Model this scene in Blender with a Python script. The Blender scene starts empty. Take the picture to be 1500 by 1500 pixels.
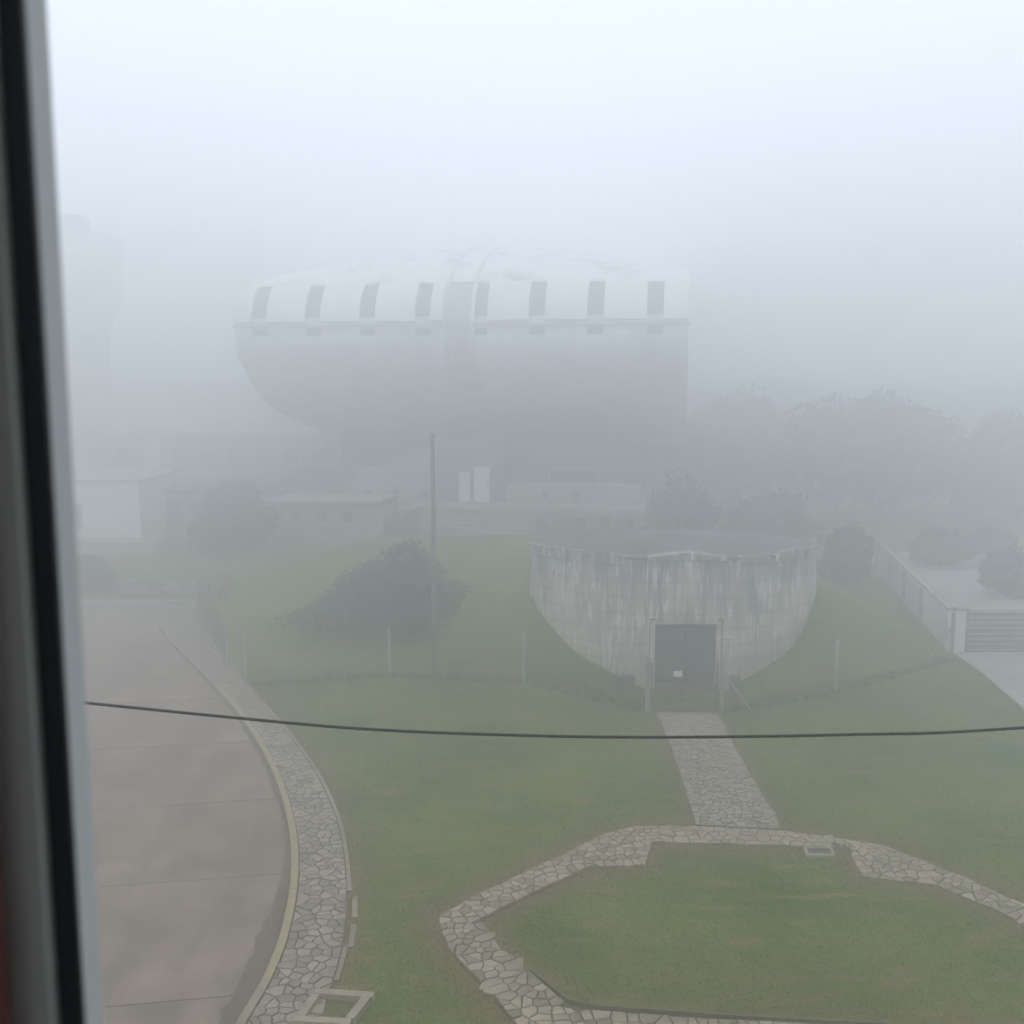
import bpy, math, random
import numpy as np
from mathutils import Vector, noise as mnoise

S = bpy.context.scene
COL = S.collection
R = math.radians
# ------------------------------------------------------------------ camera
CAM_Z = 10.0
PITCH = R(7.5)
F = 1500.0                       # focal length in pixels of the 1500 px photograph
cam_d = bpy.data.cameras.new("camera")
cam_d.sensor_width = 36; cam_d.lens = 36
cam_d.clip_start = 0.02; cam_d.clip_end = 2000
cam_d.dof.use_dof = True; cam_d.dof.focus_distance = 32; cam_d.dof.aperture_fstop = 7.0
cam = bpy.data.objects.new("camera", cam_d); COL.objects.link(cam)
cam.location = (0, 0, CAM_Z); cam.rotation_euler = (R(90) - PITCH, 0, 0)
S.camera = cam
# ------------------------------------------------------------------ world, sun, exposure
SUN_EL, SUN_ROT = R(62), R(200)
w = bpy.data.worlds.new("World"); S.world = w; w.use_nodes = True
nt = w.node_tree; nt.nodes.clear()
out = nt.nodes.new("ShaderNodeOutputWorld"); bg = nt.nodes.new("ShaderNodeBackground")
sky = nt.nodes.new("ShaderNodeTexSky"); sky.sky_type = 'NISHITA'; sky.sun_disc = False
sky.sun_elevation = SUN_EL; sky.sun_rotation = SUN_ROT
hs = nt.nodes.new("ShaderNodeHueSaturation"); hs.inputs['Saturation'].default_value = 0.35
mx = nt.nodes.new("ShaderNodeMixRGB"); mx.inputs[0].default_value = 0.8
mx.inputs[2].default_value = (10.7, 11.7, 13.3, 1)
nt.links.new(sky.outputs[0], hs.inputs['Color']); nt.links.new(hs.outputs[0], mx.inputs[1])
nt.links.new(mx.outputs[0], bg.inputs[0]); bg.inputs[1].default_value = 0.1185
nt.links.new(bg.outputs[0], out.inputs[0])
sun_d = bpy.data.lights.new("sun", 'SUN'); sun_d.energy = 0.6; sun_d.angle = R(30); sun_d.color = (1, .97, .92)
sun = bpy.data.objects.new("sun", sun_d); COL.objects.link(sun)
sun.rotation_euler = (R(90) - SUN_EL, 0, R(180) - SUN_ROT)
S.view_settings.view_transform = 'Standard'; S.view_settings.look = 'None'
S.view_settings.exposure = 0.0; S.view_settings.gamma = 1.0; S.view_settings.use_curve_mapping = False
S.render.engine = 'CYCLES'
S.cycles.volume_bounces = 8; S.cycles.max_bounces = 10
S.cycles.use_denoising = True
HAZE_DENSITY = 0.0305
HAZE_TOP = 26.8

# ------------------------------------------------------------------ pixel -> place helpers
def ray(px, py):
    x = (px - 750) / F; y = (750 - py) / F
    d = Vector((x, math.cos(PITCH) + y * math.sin(PITCH), -math.sin(PITCH) + y * math.cos(PITCH)))
    return d
def P(px, py, z=0.0):
    d = ray(px, py); t = (z - CAM_Z) / d.z
    return Vector((d.x * t, d.y * t, z))
def PY(px, py, Y):
    d = ray(px, py); t = Y / d.y
    return Vector((d.x * t, Y, CAM_Z + d.z * t))

# ------------------------------------------------------------------ materials
MATS = {}
def mat(name, col, rough=0.85, var=0.0, scale=3.0, col2=None, bump=0.0, bscale=20.0, streak=False, metal=0.0,
        rand=0.0, contrast=(0.35, 0.65), spec=0.3):
    if name in MATS: return MATS[name]
    m = bpy.data.materials.new(name); m.use_nodes = True
    n = m.node_tree.nodes; l = m.node_tree.links; b = n['Principled BSDF']
    b.inputs['Roughness'].default_value = rough; b.inputs['Metallic'].default_value = metal
    b.inputs['Specular IOR Level'].default_value = spec
    tc = n.new('ShaderNodeTexCoord'); mp = n.new('ShaderNodeMapping')
    l.new(tc.outputs['Object'], mp.inputs[0])
    if streak: mp.inputs['Scale'].default_value = (1, 1, 0.07)
    c2 = col2 or tuple(c * (1 - var) for c in col)
    no = n.new('ShaderNodeTexNoise'); no.inputs['Scale'].default_value = scale; no.inputs['Detail'].default_value = 8
    no.inputs['Roughness'].default_value = 0.65
    l.new(mp.outputs[0], no.inputs['Vector'])
    rp = n.new('ShaderNodeValToRGB')
    rp.color_ramp.elements[0].position = contrast[0]; rp.color_ramp.elements[1].position = contrast[1]
    rp.color_ramp.elements[0].color = (*col, 1); rp.color_ramp.elements[1].color = (*c2, 1)
    l.new(no.outputs['Fac'], rp.inputs[0]); last = rp.outputs[0]
    # a second broad patchiness
    n2 = n.new('ShaderNodeTexNoise'); n2.inputs['Scale'].default_value = scale * 0.17; n2.inputs['Detail'].default_value = 4
    l.new(tc.outputs['Object'], n2.inputs['Vector'])
    mr = n.new('ShaderNodeMapRange'); mr.inputs[1].default_value = .3; mr.inputs[2].default_value = .7
    mr.inputs[3].default_value = 1 - var * .6; mr.inputs[4].default_value = 1 + var * .3
    l.new(n2.outputs['Fac'], mr.inputs[0])
    hv = n.new('ShaderNodeHueSaturation'); l.new(last, hv.inputs['Color']); 
    if rand:
        oi = n.new('ShaderNodeObjectInfo'); r2 = n.new('ShaderNodeMapRange')
        r2.inputs[3].default_value = 1 - rand; r2.inputs[4].default_value = 1 + rand
        l.new(oi.outputs['Random'], r2.inputs[0])
        mu = n.new('ShaderNodeMath'); mu.operation = 'MULTIPLY'
        l.new(r2.outputs[0], mu.inputs[0]); l.new(mr.outputs[0], mu.inputs[1]); l.new(mu.outputs[0], hv.inputs['Value'])
    else:
        l.new(mr.outputs[0], hv.inputs['Value'])
    l.new(hv.outputs[0], b.inputs['Base Color'])
    if bump:
        n3 = n.new('ShaderNodeTexNoise'); n3.inputs['Scale'].default_value = bscale; n3.inputs['Detail'].default_value = 5
        l.new(mp.outputs[0], n3.inputs['Vector'])
        bp = n.new('ShaderNodeBump'); bp.inputs['Strength'].default_value = bump; bp.inputs['Distance'].default_value = 0.05
        l.new(n3.outputs['Fac'], bp.inputs['Height']); l.new(bp.outputs[0], b.inputs['Normal'])
    MATS[name] = m
    return m

def lawn_material(name, tint=1.0, thin=False):
    m = bpy.data.materials.new(name); m.use_nodes = True
    n = m.node_tree.nodes; l = m.node_tree.links; b = n['Principled BSDF']
    b.inputs['Roughness'].default_value = 0.95; b.inputs['Specular IOR Level'].default_value = 0.1
    ge = n.new('ShaderNodeNewGeometry')
    def nz(scale, det=6, st=None):
        q = n.new('ShaderNodeTexNoise'); q.inputs['Scale'].default_value = scale; q.inputs['Detail'].default_value = det
        if st:
            mp = n.new('ShaderNodeMapping'); mp.inputs['Scale'].default_value = st
            l.new(ge.outputs['Position'], mp.inputs[0]); l.new(mp.outputs[0], q.inputs['Vector'])
        else: l.new(ge.outputs['Position'], q.inputs['Vector'])
        return q.outputs['Fac']
    def ramp(src, a, bb, ca, cb):
        r = n.new('ShaderNodeValToRGB'); r.color_ramp.elements[0].position = a; r.color_ramp.elements[1].position = bb
        r.color_ramp.elements[0].color = (*ca, 1); r.color_ramp.elements[1].color = (*cb, 1)
        l.new(src, r.inputs[0]); return r.outputs[0]
    g = ramp(nz(0.32, 9), .36, .64, tuple(c * tint for c in (.042, .092, .009)), tuple(c * tint for c in (.108, .138, .024)))
    dry = nz(2.2, 8, (.4, 1.5, 1))
    mr = n.new('ShaderNodeMapRange'); mr.inputs[1].default_value = .50; mr.inputs[2].default_value = .68
    l.new(dry, mr.inputs[0])
    mix = n.new('ShaderNodeMixRGB'); l.new(mr.outputs[0], mix.inputs[0]); l.new(g, mix.inputs[1])
    mix.inputs[2].default_value = (.165 * tint, .135 * tint, .055 * tint, 1)
    at = n.new('ShaderNodeAttribute'); at.attribute_name = 'wear'
    fine = nz(7, 6)
    mu = n.new('ShaderNodeMath'); mu.operation = 'MULTIPLY_ADD'
    l.new(fine, mu.inputs[0]); mu.inputs[1].default_value = 1.2; mu.inputs[2].default_value = -0.6
    ad = n.new('ShaderNodeMath'); ad.operation = 'ADD'; ad.use_clamp = True
    l.new(mu.outputs[0], ad.inputs[0]); l.new(at.outputs['Fac'], ad.inputs[1])
    m3 = n.new('ShaderNodeMath'); m3.operation = 'MULTIPLY'; l.new(ad.outputs[0], m3.inputs[0]); l.new(at.outputs['Fac'], m3.inputs[1])
    mix2 = n.new('ShaderNodeMixRGB'); l.new(m3.outputs[0], mix2.inputs[0]); l.new(mix.outputs[0], mix2.inputs[1])
    mix2.inputs[2].default_value = (.150 * tint, .105 * tint, .055 * tint, 1)
    hv = n.new('ShaderNodeHueSaturation'); l.new(mix2.outputs[0], hv.inputs['Color'])
    r4 = n.new('ShaderNodeMapRange'); r4.inputs[1].default_value = .3; r4.inputs[2].default_value = .7
    r4.inputs[3].default_value = .88; r4.inputs[4].default_value = 1.12
    l.new(nz(22, 4), r4.inputs[0]); l.new(r4.outputs[0], hv.inputs['Value'])
    l.new(hv.outputs[0], b.inputs['Base Color'])
    bp = n.new('ShaderNodeBump'); bp.inputs['Strength'].default_value = .7; bp.inputs['Distance'].default_value = .06
    l.new(nz(14, 6), bp.inputs['Height']); l.new(bp.outputs[0], b.inputs['Normal'])
    if thin:      # blades let light through from behind
        tr = n.new('ShaderNodeBsdfTranslucent'); ms = n.new('ShaderNodeMixShader'); ms.inputs[0].default_value = .5
        l.new(hv.outputs[0], tr.inputs[0]); l.new(b.outputs[0], ms.inputs[1]); l.new(tr.outputs[0], ms.inputs[2])
        l.new(ms.outputs[0], n['Material Output'].inputs[0])
    return m

M_LAWN = lawn_material('lawn_turf')
M_BLADE = lawn_material('grass_blades', 1.9, True)
M_STONE = mat('flagstone', (.335, .27, .20), .8, .35, 6, bump=.4, bscale=15, rand=.32)
M_STONE2 = mat('flagstone_grey', (.31, .258, .205), .8, .35, 6, bump=.4, bscale=15, rand=.30)
M_MORTAR = mat('mortar', (.135, .112, .085), .95, .4, 9, bump=.5)
M_ROAD = mat('road_concrete', (.255, .197, .15), .85, .3, .7, col2=(.17, .131, .102), bump=.15, bscale=30, rand=.07, contrast=(.3, .72))
M_KERB = mat('kerb_concrete', (.28, .235, .175), .85, .3, 5, bump=.3)
M_YELLOW = mat('worn_yellow_paint', (.34, .275, .12), .8, .0, 9, col2=(.24, .21, .16), bump=.2, contrast=(.4, .62))
M_CONC = mat('pale_concrete', (.36, .35, .32), .85, .3, 2.5, bump=.25)
M_BUNKER = None
M_WHITE = mat('white_paint', (.74, .74, .72), .7, .15, 3, bump=.05)
M_SHELL = mat('shell_concrete', (.67, .67, .67), .75, .3, .8, bump=.1, bscale=4)
M_PANEL = mat('white_roof_panel', (.78, .78, .77), .6, .0, .35, col2=(.58, .58, .57), contrast=(.5, .75))
M_ROOFTOP = mat('weathered_roof', (.80, .80, .79), .7, .0, .45, col2=(.16, .16, .16), contrast=(.52, .72))
M_DARK = mat('dark_opening', (.02, .022, .025), .4, .1)
M_SLOT = mat('slot_glass', (.06, .065, .07), .5, .2, 1)
M_GREYWALL = mat('grey_wall', (.30, .30, .29), .85, .2, 2, streak=True)
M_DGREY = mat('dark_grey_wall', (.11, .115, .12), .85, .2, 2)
M_STEEL = mat('steel_blue_grey', (.085, .085, .105), .5, .25, 4, metal=.0, bump=.1)
M_POST = mat('concrete_post', (.31, .31, .285), .85, .25, 8)
M_WIRE = mat('galvanised_wire', (.16, .16, .16), .5, .1, metal=.6)
M_CABLE = mat('cable_rubber', (.016, .018, .015), .6, .1)
M_WOOD = mat('dark_wood_pole', (.15, .135, .13), .9, .3, 4, streak=True)
M_BARK = mat('bark', (.07, .055, .045), .95, .3, 6, streak=True)
M_LEAF = mat('dark_leaves', (.030, .042, .026), .7, .4, 1.3, rand=.15)
M_LEAF2 = mat('green_leaves', (.06, .085, .035), .7, .4, 1.3, rand=.15)
M_YLEAF = mat('yellow_leaves', (.30, .27, .12), .7, .3, 1.3)
M_SLAT = mat('grey_slat', (.17, .175, .175), .6, .2, 6)
M_GASK = mat('black_rubber', (.008, .013, .018), .5, .05)
M_ALU = mat('painted_aluminium', (.60, .60, .575), .5, .05)
M_ALUO = mat('outer_aluminium', (.78, .80, .80), .5, .05)
M_ROOM = mat('room_plaster', (.35, .33, .30), .9, .05)
M_RED = mat('dark_red_plaster', (.12, .03, .028), .9, .1)
M_MOSS = mat('mossy_roof', (.055, .06, .05), .95, .0, 1.4, col2=(.14, .14, .13), bump=.3)

def road_streaks(m):
    n = m.node_tree.nodes; l = m.node_tree.links; b = n['Principled BSDF']
    src = b.inputs['Base Color'].links[0].from_socket
    ge = n.new('ShaderNodeNewGeometry'); prev = src
    for sc, a_, lo, hi in (((1.1, .10, 1), .9, .84, 1.08), ((.5, .5, 1), 1.6, .86, 1.08), ((1, 1, 1), 9.0, .93, 1.05)):
        mp = n.new('ShaderNodeMapping'); mp.inputs['Scale'].default_value = sc; mp.inputs['Rotation'].default_value = (0, 0, .12)
        l.new(ge.outputs['Position'], mp.inputs[0])
        q = n.new('ShaderNodeTexNoise'); q.inputs['Scale'].default_value = a_; q.inputs['Detail'].default_value = 7; l.new(mp.outputs[0], q.inputs['Vector'])
        r = n.new('ShaderNodeMapRange'); r.inputs[1].default_value = .36; r.inputs[2].default_value = .6; r.inputs[3].default_value = lo; r.inputs[4].default_value = hi
        l.new(q.outputs['Fac'], r.inputs[0]); h = n.new('ShaderNodeHueSaturation'); l.new(prev, h.inputs['Color']); l.new(r.outputs[0], h.inputs['Value']); prev = h.outputs[0]
    l.new(prev, b.inputs['Base Color'])
road_streaks(M_ROAD)
def bunker_material():
    m = bpy.data.materials.new('streaked_concrete'); m.use_nodes = True
    n = m.node_tree.nodes; l = m.node_tree.links; b = n['Principled BSDF']; b.inputs['Roughness'].default_value = .9
    tc = n.new('ShaderNodeTexCoord')
    def nz(sc, scale, det=6):
        mp = n.new('ShaderNodeMapping'); mp.inputs['Scale'].default_value = sc
        l.new(tc.outputs['Object'], mp.inputs[0])
        q = n.new('ShaderNodeTexNoise'); q.inputs['Scale'].default_value = scale; q.inputs['Detail'].default_value = det
        l.new(mp.outputs[0], q.inputs['Vector']); return q.outputs['Fac']
    def rng(src, a, bb, c, d):
        r = n.new('ShaderNodeMapRange'); r.inputs[1].default_value = a; r.inputs[2].default_value = bb
        r.inputs[3].default_value = c; r.inputs[4].default_value = d; l.new(src, r.inputs[0]); return r.outputs[0]
    def mixc(f, a, c):
        q = n.new('ShaderNodeMixRGB'); l.new(f, q.inputs[0])
        if isinstance(a, tuple): q.inputs[1].default_value = (*a, 1)
        else: l.new(a, q.inputs[1])
        q.inputs[2].default_value = (*c, 1); return q.outputs[0]
    base = mixc(rng(nz((1, 1, 1), .7), .4, .6, 0, 1), (.50, .43, .37), (.37, .33, .29))
    # dark run-off stains: strongest under the roof edge, thinning out down the wall
    sep = n.new('ShaderNodeSeparateXYZ'); l.new(tc.outputs['Object'], sep.inputs[0])
    hgt = rng(sep.outputs[2], 1.8, 4.6, 0, .36)
    ad = n.new('ShaderNodeMath'); ad.operation = 'ADD'; l.new(nz((1, 1, .14), 3.4), ad.inputs[0]); l.new(hgt, ad.inputs[1])
    base = mixc(rng(ad.outputs[0], .52, .86, 0, .85), base, (.10, .102, .105))
    # pale lime streaks, only here and there
    a = rng(nz((1, 1, .09), 11.0), .50, .62, 0, .9); c = rng(nz((1, 1, 1), 1.3), .42, .56, .1, 1)
    mu = n.new('ShaderNodeMath'); mu.operation = 'MULTIPLY'; l.new(a, mu.inputs[0]); l.new(c, mu.inputs[1])
    base = mixc(mu.outputs[0], base, (.66, .64, .61))
    l.new(base, b.inputs['Base Color'])
    wvn = n.new('ShaderNodeTexWave'); wvn.bands_direction = 'Z'; wvn.inputs['Scale'].default_value = .62; wvn.inputs['Distortion'].default_value = .6
    l.new(tc.outputs['Object'], wvn.inputs['Vector'])
    hv = n.new('ShaderNodeHueSaturation'); l.new(base, hv.inputs['Color']); l.new(rng(wvn.outputs['Fac'], 0, .10, .80, 1.0), hv.inputs['Value'])
    l.new(hv.outputs[0], b.inputs['Base Color'])
    bp = n.new('ShaderNodeBump'); bp.inputs['Strength'].default_value = .4; bp.inputs['Distance'].default_value = .05
    l.new(nz((1, 1, .3), 9), bp.inputs['Height']); l.new(bp.outputs[0], b.inputs['Normal'])
    return m
M_BUNKER = bunker_material()

# ------------------------------------------------------------------ mesh helpers
class MB:
    def __init__(s): s.v = []; s.f = []
    def add(s, vs, fs):
        o = len(s.v); s.v += [tuple(v) for v in vs]; s.f += [tuple(i + o for i in f) for f in fs]; return s
    def box(s, x0, y0, z0, x1, y1, z1, rz=0, c=None):
        vs = [(x, y, z) for z in (z0, z1) for x, y in ((x0, y0), (x1, y0), (x1, y1), (x0, y1))]
        if rz:
            cx, cy = c if c else ((x0 + x1) / 2, (y0 + y1) / 2); a, b = math.cos(rz), math.sin(rz)
            vs = [(cx + (x - cx) * a - (y - cy) * b, cy + (x - cx) * b + (y - cy) * a, z) for x, y, z in vs]
        return s.add(vs, [(3, 2, 1, 0), (4, 5, 6, 7), (0, 1, 5, 4), (1, 2, 6, 5), (2, 3, 7, 6), (3, 0, 4, 7)])
    def bar(s, a, b, r, n=6, r2=None):
        a = Vector(a); b = Vector(b); d = (b - a)
        if d.length < 1e-6: return s
        q = d.to_track_quat('Z', 'Y'); r2 = r if r2 is None else r2
        vs = []
        for p, rr in ((a, r), (b, r2)):
            for k in range(n):
                t = 2 * math.pi * (k + .5) / n
                vs.append(p + q @ Vector((math.cos(t) * rr, math.sin(t) * rr, 0)))
        fs = [(k, (k + 1) % n, n + (k + 1) % n, n + k) for k in range(n)]
        fs += [tuple(reversed(range(n))), tuple(range(n, 2 * n))]
        return s.add(vs, fs)
    def prism(s, poly, z0, z1, top_inset=0.0, bev=0.0):
        n = len(poly); cx = sum(p[0] for p in poly) / n; cy = sum(p[1] for p in poly) / n
        def ring(z, k): return [(cx + (p[0] - cx) * k, cy + (p[1] - cy) * k, z) for p in poly]
        rings = [ring(z0, 1), ring(z1 - bev, 1)]
        if bev: rings.append(ring(z1, 1 - top_inset))
        vs = sum(rings, []); fs = []
        for r in range(len(rings) - 1):
            for k in range(n): fs.append((r * n + k, r * n + (k + 1) % n, (r + 1) * n + (k + 1) % n, (r + 1) * n + k))
        fs.append(tuple(range((len(rings) - 1) * n, len(rings) * n)))
        return s.add(vs, fs)
    def build(s, name, m, parent=None, smooth=False):
        me = bpy.data.meshes.new(name); me.from_pydata(s.v, [], s.f); me.materials.append(m)
        if smooth: me.polygons.foreach_set('use_smooth', [True] * len(me.polygons))
        me.update(); o = bpy.data.objects.new(name, me); COL.objects.link(o)
        if parent: o.parent = parent
        return o

def quads_obj(name, V, Fq, m, parent=None):
    """V (n,3) array, Fq (k,3 or 4) index array -> object, built fast"""
    me = bpy.data.meshes.new(name); k, c = Fq.shape
    me.vertices.add(len(V)); me.vertices.foreach_set('co', V.astype(np.float32).ravel())
    me.loops.add(k * c); me.loops.foreach_set('vertex_index', Fq.astype(np.int32).ravel())
    me.polygons.add(k); me.polygons.foreach_set('loop_start', np.arange(0, k * c, c, dtype=np.int32))
    me.polygons.foreach_set('loop_total', np.full(k, c, dtype=np.int32))
    me.materials.append(m); me.update(); me.validate()
    o = bpy.data.objects.new(name, me); COL.objects.link(o)
    if parent: o.parent = parent
    return o
def tag(o, label, cat, group=None, kind=None):
    if label: o['label'] = label
    if cat: o['category'] = cat
    if group: o['group'] = group
    if kind: o['kind'] = kind
    return o
def empty(name, loc=(0, 0, 0), rz=0):
    o = bpy.data.objects.new(name, None); COL.objects.link(o); o.location = loc; o.rotation_euler = (0, 0, rz)
    o.empty_display_size = .3; return o
def struct(o, label=None):
    o['kind'] = 'structure'
    if label: o['label'] = label
    return o

# ------------------------------------------------------------------ 2-D helpers
def inpoly(X, Y, poly):
    X = np.asarray(X, float); Y = np.asarray(Y, float); r = np.zeros(X.shape, bool); n = len(poly); j = n - 1
    for i in range(n):
        xi, yi = poly[i][0], poly[i][1]; xj, yj = poly[j][0], poly[j][1]
        c = ((yi > Y) != (yj > Y)) & (X < (xj - xi) * (Y - yi) / ((yj - yi) or 1e-12) + xi)
        r ^= c; j = i
    return r
def dist_poly(X, Y, poly, closed=True):
    X = np.asarray(X, float); Y = np.asarray(Y, float); d = np.full(X.shape, 1e9); n = len(poly)
    for i in range(n if closed else n - 1):
        x0, y0 = poly[i][0], poly[i][1]; x1, y1 = poly[(i + 1) % n][0], poly[(i + 1) % n][1]
        dx, dy = x1 - x0, y1 - y0; L = dx * dx + dy * dy or 1e-12
        t = np.clip(((X - x0) * dx + (Y - y0) * dy) / L, 0, 1)
        d = np.minimum(d, np.hypot(X - x0 - t * dx, Y - y0 - t * dy))
    return d
def spline(pts, per=6):
    pts = [Vector(p) for p in pts]; o = []
    for i in range(len(pts) - 1):
        p0 = pts[max(i - 1, 0)]; p1 = pts[i]; p2 = pts[i + 1]; p3 = pts[min(i + 2, len(pts) - 1)]
        for k in range(per):
            t = k / per
            o.append(.5 * ((2 * p1) + (p2 - p0) * t + (2 * p0 - 5 * p1 + 4 * p2 - p3) * t * t + (3 * p1 - p0 - 3 * p2 + p3) * t ** 3))
    o.append(pts[-1]); return o

def crazy_cells(polys_in, polys_out, spacing, gap, rng, ragged=0.0):
    """Voronoi flagstones filling the area inside polys_in[0] and outside polys_out"""
    A = polys_in[0]
    x0 = min(p[0] for p in A); x1 = max(p[0] for p in A); y0 = min(p[1] for p in A); y1 = max(p[1] for p in A)
    pts = []
    nx = int((x1 - x0) / spacing) + 2; ny = int((y1 - y0) / spacing) + 2
    for i in range(nx):
        for j in range(ny):
            if rng.random() < .13: continue
            pts.append((x0 + (i + .5 * (j % 2) + rng.uniform(-.42, .42)) * spacing, y0 + (j + rng.uniform(-.42, .42)) * spacing))
    pts = np.array(pts); ins = inpoly(pts[:, 0], pts[:, 1], A)
    for q in polys_out: ins &= ~inpoly(pts[:, 0], pts[:, 1], q)
    edge_d = np.full(len(pts), 1e9)
    for q in [A] + polys_out: edge_d = np.minimum(edge_d, dist_poly(pts[:, 0], pts[:, 1], q))
    ins &= edge_d > spacing * .12
    seeds = pts[ins]; mir = []
    for (x, y), e in zip(seeds, edge_d[ins]):
        if e > spacing * 1.15: continue
        for q in [A] + polys_out:
            n = len(q)
            for i in range(n):
                ax, ay = q[i][0], q[i][1]; bx, by = q[(i + 1) % n][0], q[(i + 1) % n][1]
                dx, dy = bx - ax, by - ay; L = math.hypot(dx, dy) or 1e-9
                t = ((x - ax) * dx + (y - ay) * dy) / L / L
                if -0.05 <= t <= 1.05:
                    fx, fy = ax + t * dx, ay + t * dy
                    dd = math.hypot(x - fx, y - fy)
                    if dd < spacing * 1.15:
                        k = 2 + rng.uniform(-ragged, ragged * .6)
                        mir.append((x + (fx - x) * k, y + (fy - y) * k))
    allp = np.vstack([seeds, np.array(mir)]) if mir else seeds
    cells = []
    for i, (sx, sy) in enumerate(seeds):
        d = np.hypot(allp[:, 0] - sx, allp[:, 1] - sy); idx = np.argsort(d)[1:22]
        H = spacing * 1.5
        poly = [(sx - H, sy - H), (sx + H, sy - H), (sx + H, sy + H), (sx - H, sy + H)]
        for k in idx:
            if d[k] > 3 * spacing or d[k] < 1e-6: continue
            qx, qy = allp[k]; nx_, ny_ = (qx - sx) / d[k], (qy - sy) / d[k]; lim = d[k] / 2 - gap / 2
            o = []
            for a in range(len(poly)):
                p, q2 = poly[a], poly[(a + 1) % len(poly)]
                da = (p[0] - sx) * nx_ + (p[1] - sy) * ny_ - lim; db = (q2[0] - sx) * nx_ + (q2[1] - sy) * ny_ - lim
                if da <= 0: o.append(p)
                if (da < 0 < db) or (db < 0 < da):
                    t = da / (da - db); o.append((p[0] + (q2[0] - p[0]) * t, p[1] + (q2[1] - p[1]) * t))
            poly = o
            if len(poly) < 3: break
        if len(poly) < 3: continue
        # drop slivers of edges
        pp = [p for a, p in enumerate(poly) if math.hypot(p[0] - poly[a - 1][0], p[1] - poly[a - 1][1]) > .025]
        if len(pp) >= 3: cells.append(((sx, sy), pp[:9]))
    return cells
def paving(name, label, polyA, outs, spacing, gap, z, h, m, rng, ragged, cap=300, base_poly=None):
    b = MB(); base = base_poly or polyA
    if outs:   # ring: bridge outer and inner outlines
        o = outs[0]; n = len(polyA)
        import bmesh
        bm = bmesh.new()
        ev = [bm.verts.new((p[0], p[1], z)) for p in polyA]; iv = [bm.verts.new((p[0], p[1], z)) for p in o]
        es = [bm.edges.new((ev[i], ev[(i + 1) % len(ev)])) for i in range(len(ev))]
        es += [bm.edges.new((iv[i], iv[(i + 1) % len(iv)])) for i in range(len(iv))]
        bmesh.ops.triangle_fill(bm, edges=es, use_beauty=True)
        for f in bm.faces:
            f.normal_update()
            if f.normal.z < 0: f.normal_flip()
        me = bpy.data.meshes.new(name); bm.to_mesh(me); bm.free(); me.materials.append(M_MORTAR)
        root = bpy.data.objects.new(name, me); COL.objects.link(root)
    else:
        b.add([(p[0], p[1], z) for p in base], [tuple(range(len(base)))])
        root = b.build(name, M_MORTAR)
    struct(root, label)
    cells = crazy_cells([polyA], outs, spacing, gap, rng, ragged)
    cells.sort(key=lambda c: math.hypot(c[0][0], c[0][1]) + (50 if not visible(*c[0]) else 0))
    rest = MB()
    for i, ((sx, sy), poly) in enumerate(cells):
        hh = h + rng.uniform(-.006, .008)
        area = sum(poly[a - 1][0] * poly[a][1] - poly[a][0] * poly[a - 1][1] for a in range(len(poly)))
        if area < 0: poly = poly[::-1]
        if i < cap:
            q = MB().prism([(p[0] - sx, p[1] - sy) for p in poly], -.02, hh, .07, .010)
            o = q.build('stone', m, root); o.location = (sx, sy, z)
            o.rotation_euler = (rng.uniform(-.012, .012), rng.uniform(-.012, .012), 0)
        else:
            rest.prism(poly, z - .01, z + hh)
    if rest.v:
        o = rest.build('paving_stones', m, root); o['kind'] = 'stuff'
    globals().setdefault('COUNTS', {})[name] = len(cells)
    return root
def visible(x, y):
    v = Vector((x, y, -CAM_Z)); f = Vector((0, math.cos(PITCH), -math.sin(PITCH))); u = Vector((0, math.sin(PITCH), math.cos(PITCH)))
    d = v.dot(f)
    return d > 0 and abs(v.x / d) < .51 and abs(v.dot(u) / d) < .51

# ------------------------------------------------------------------ plan outlines from the photograph
kerb_px = [(318, 1560), (350, 1500), (385, 1440), (412, 1370), (426, 1290), (423, 1220), (405, 1150), (376, 1090),
           (338, 1035), (288, 982), (250, 943), (233, 918), (236, 905), (262, 893), (300, 884)]
kerb = [Vector((P(*p).x, P(*p).y, 0)) for p in kerb_px]
kerb = [v for v in spline(kerb, 5)]
walk_px = [(458, 1560), (478, 1475), (498, 1410), (508, 1340), (506, 1275), (495, 1210), (470, 1150), (438, 1100),
           (398, 1050), (358, 1005), (322, 962), (296, 928), (282, 905), (300, 890)]
walk = spline([Vector((P(*p).x, P(*p).y, 0)) for p in walk_px], 5)
road_poly = [(v.x, v.y) for v in kerb] + [(kerb[-1].x - .3, 45.2), (-40, 44.6), (-40, 6), (kerb[0].x + .5, 6)]
outer_px = [(640, 1350), (655, 1395), (690, 1430), (722, 1465), (755, 1505), (790, 1552), (1500, 1580), (1640, 1560), (1690, 1470),
            (1640, 1395), (1500, 1330), (1400, 1285), (1290, 1242), (1150, 1222), (1018, 1215), (930, 1215), (880, 1228), (800, 1268), (700, 1315)]
inner_px = [(703, 1352), (735, 1395), (790, 1440), (838, 1483), (1060, 1500), (1560, 1525), (1600, 1450), (1530, 1375),
            (1450, 1335), (1370, 1302), (1262, 1290), (1240, 1246), (1050, 1241), (957, 1237), (945, 1272), (862, 1275), (775, 1315)]
outer = [(P(*p).x, P(*p).y) for p in outer_px]; inner = [(P(*p).x, P(*p).y) for p in inner_px]
main_px = [(962, 1048), (1052, 1048), (1070, 1085), (1100, 1140), (1146, 1219), (1019, 1213), (1003, 1160), (985, 1105)]
main_path = [(P(*p).x, P(*p).y) for p in main_px]
drive_px = [(1400, 962), (1440, 990), (1500, 1042), (1560, 1100)]
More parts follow.
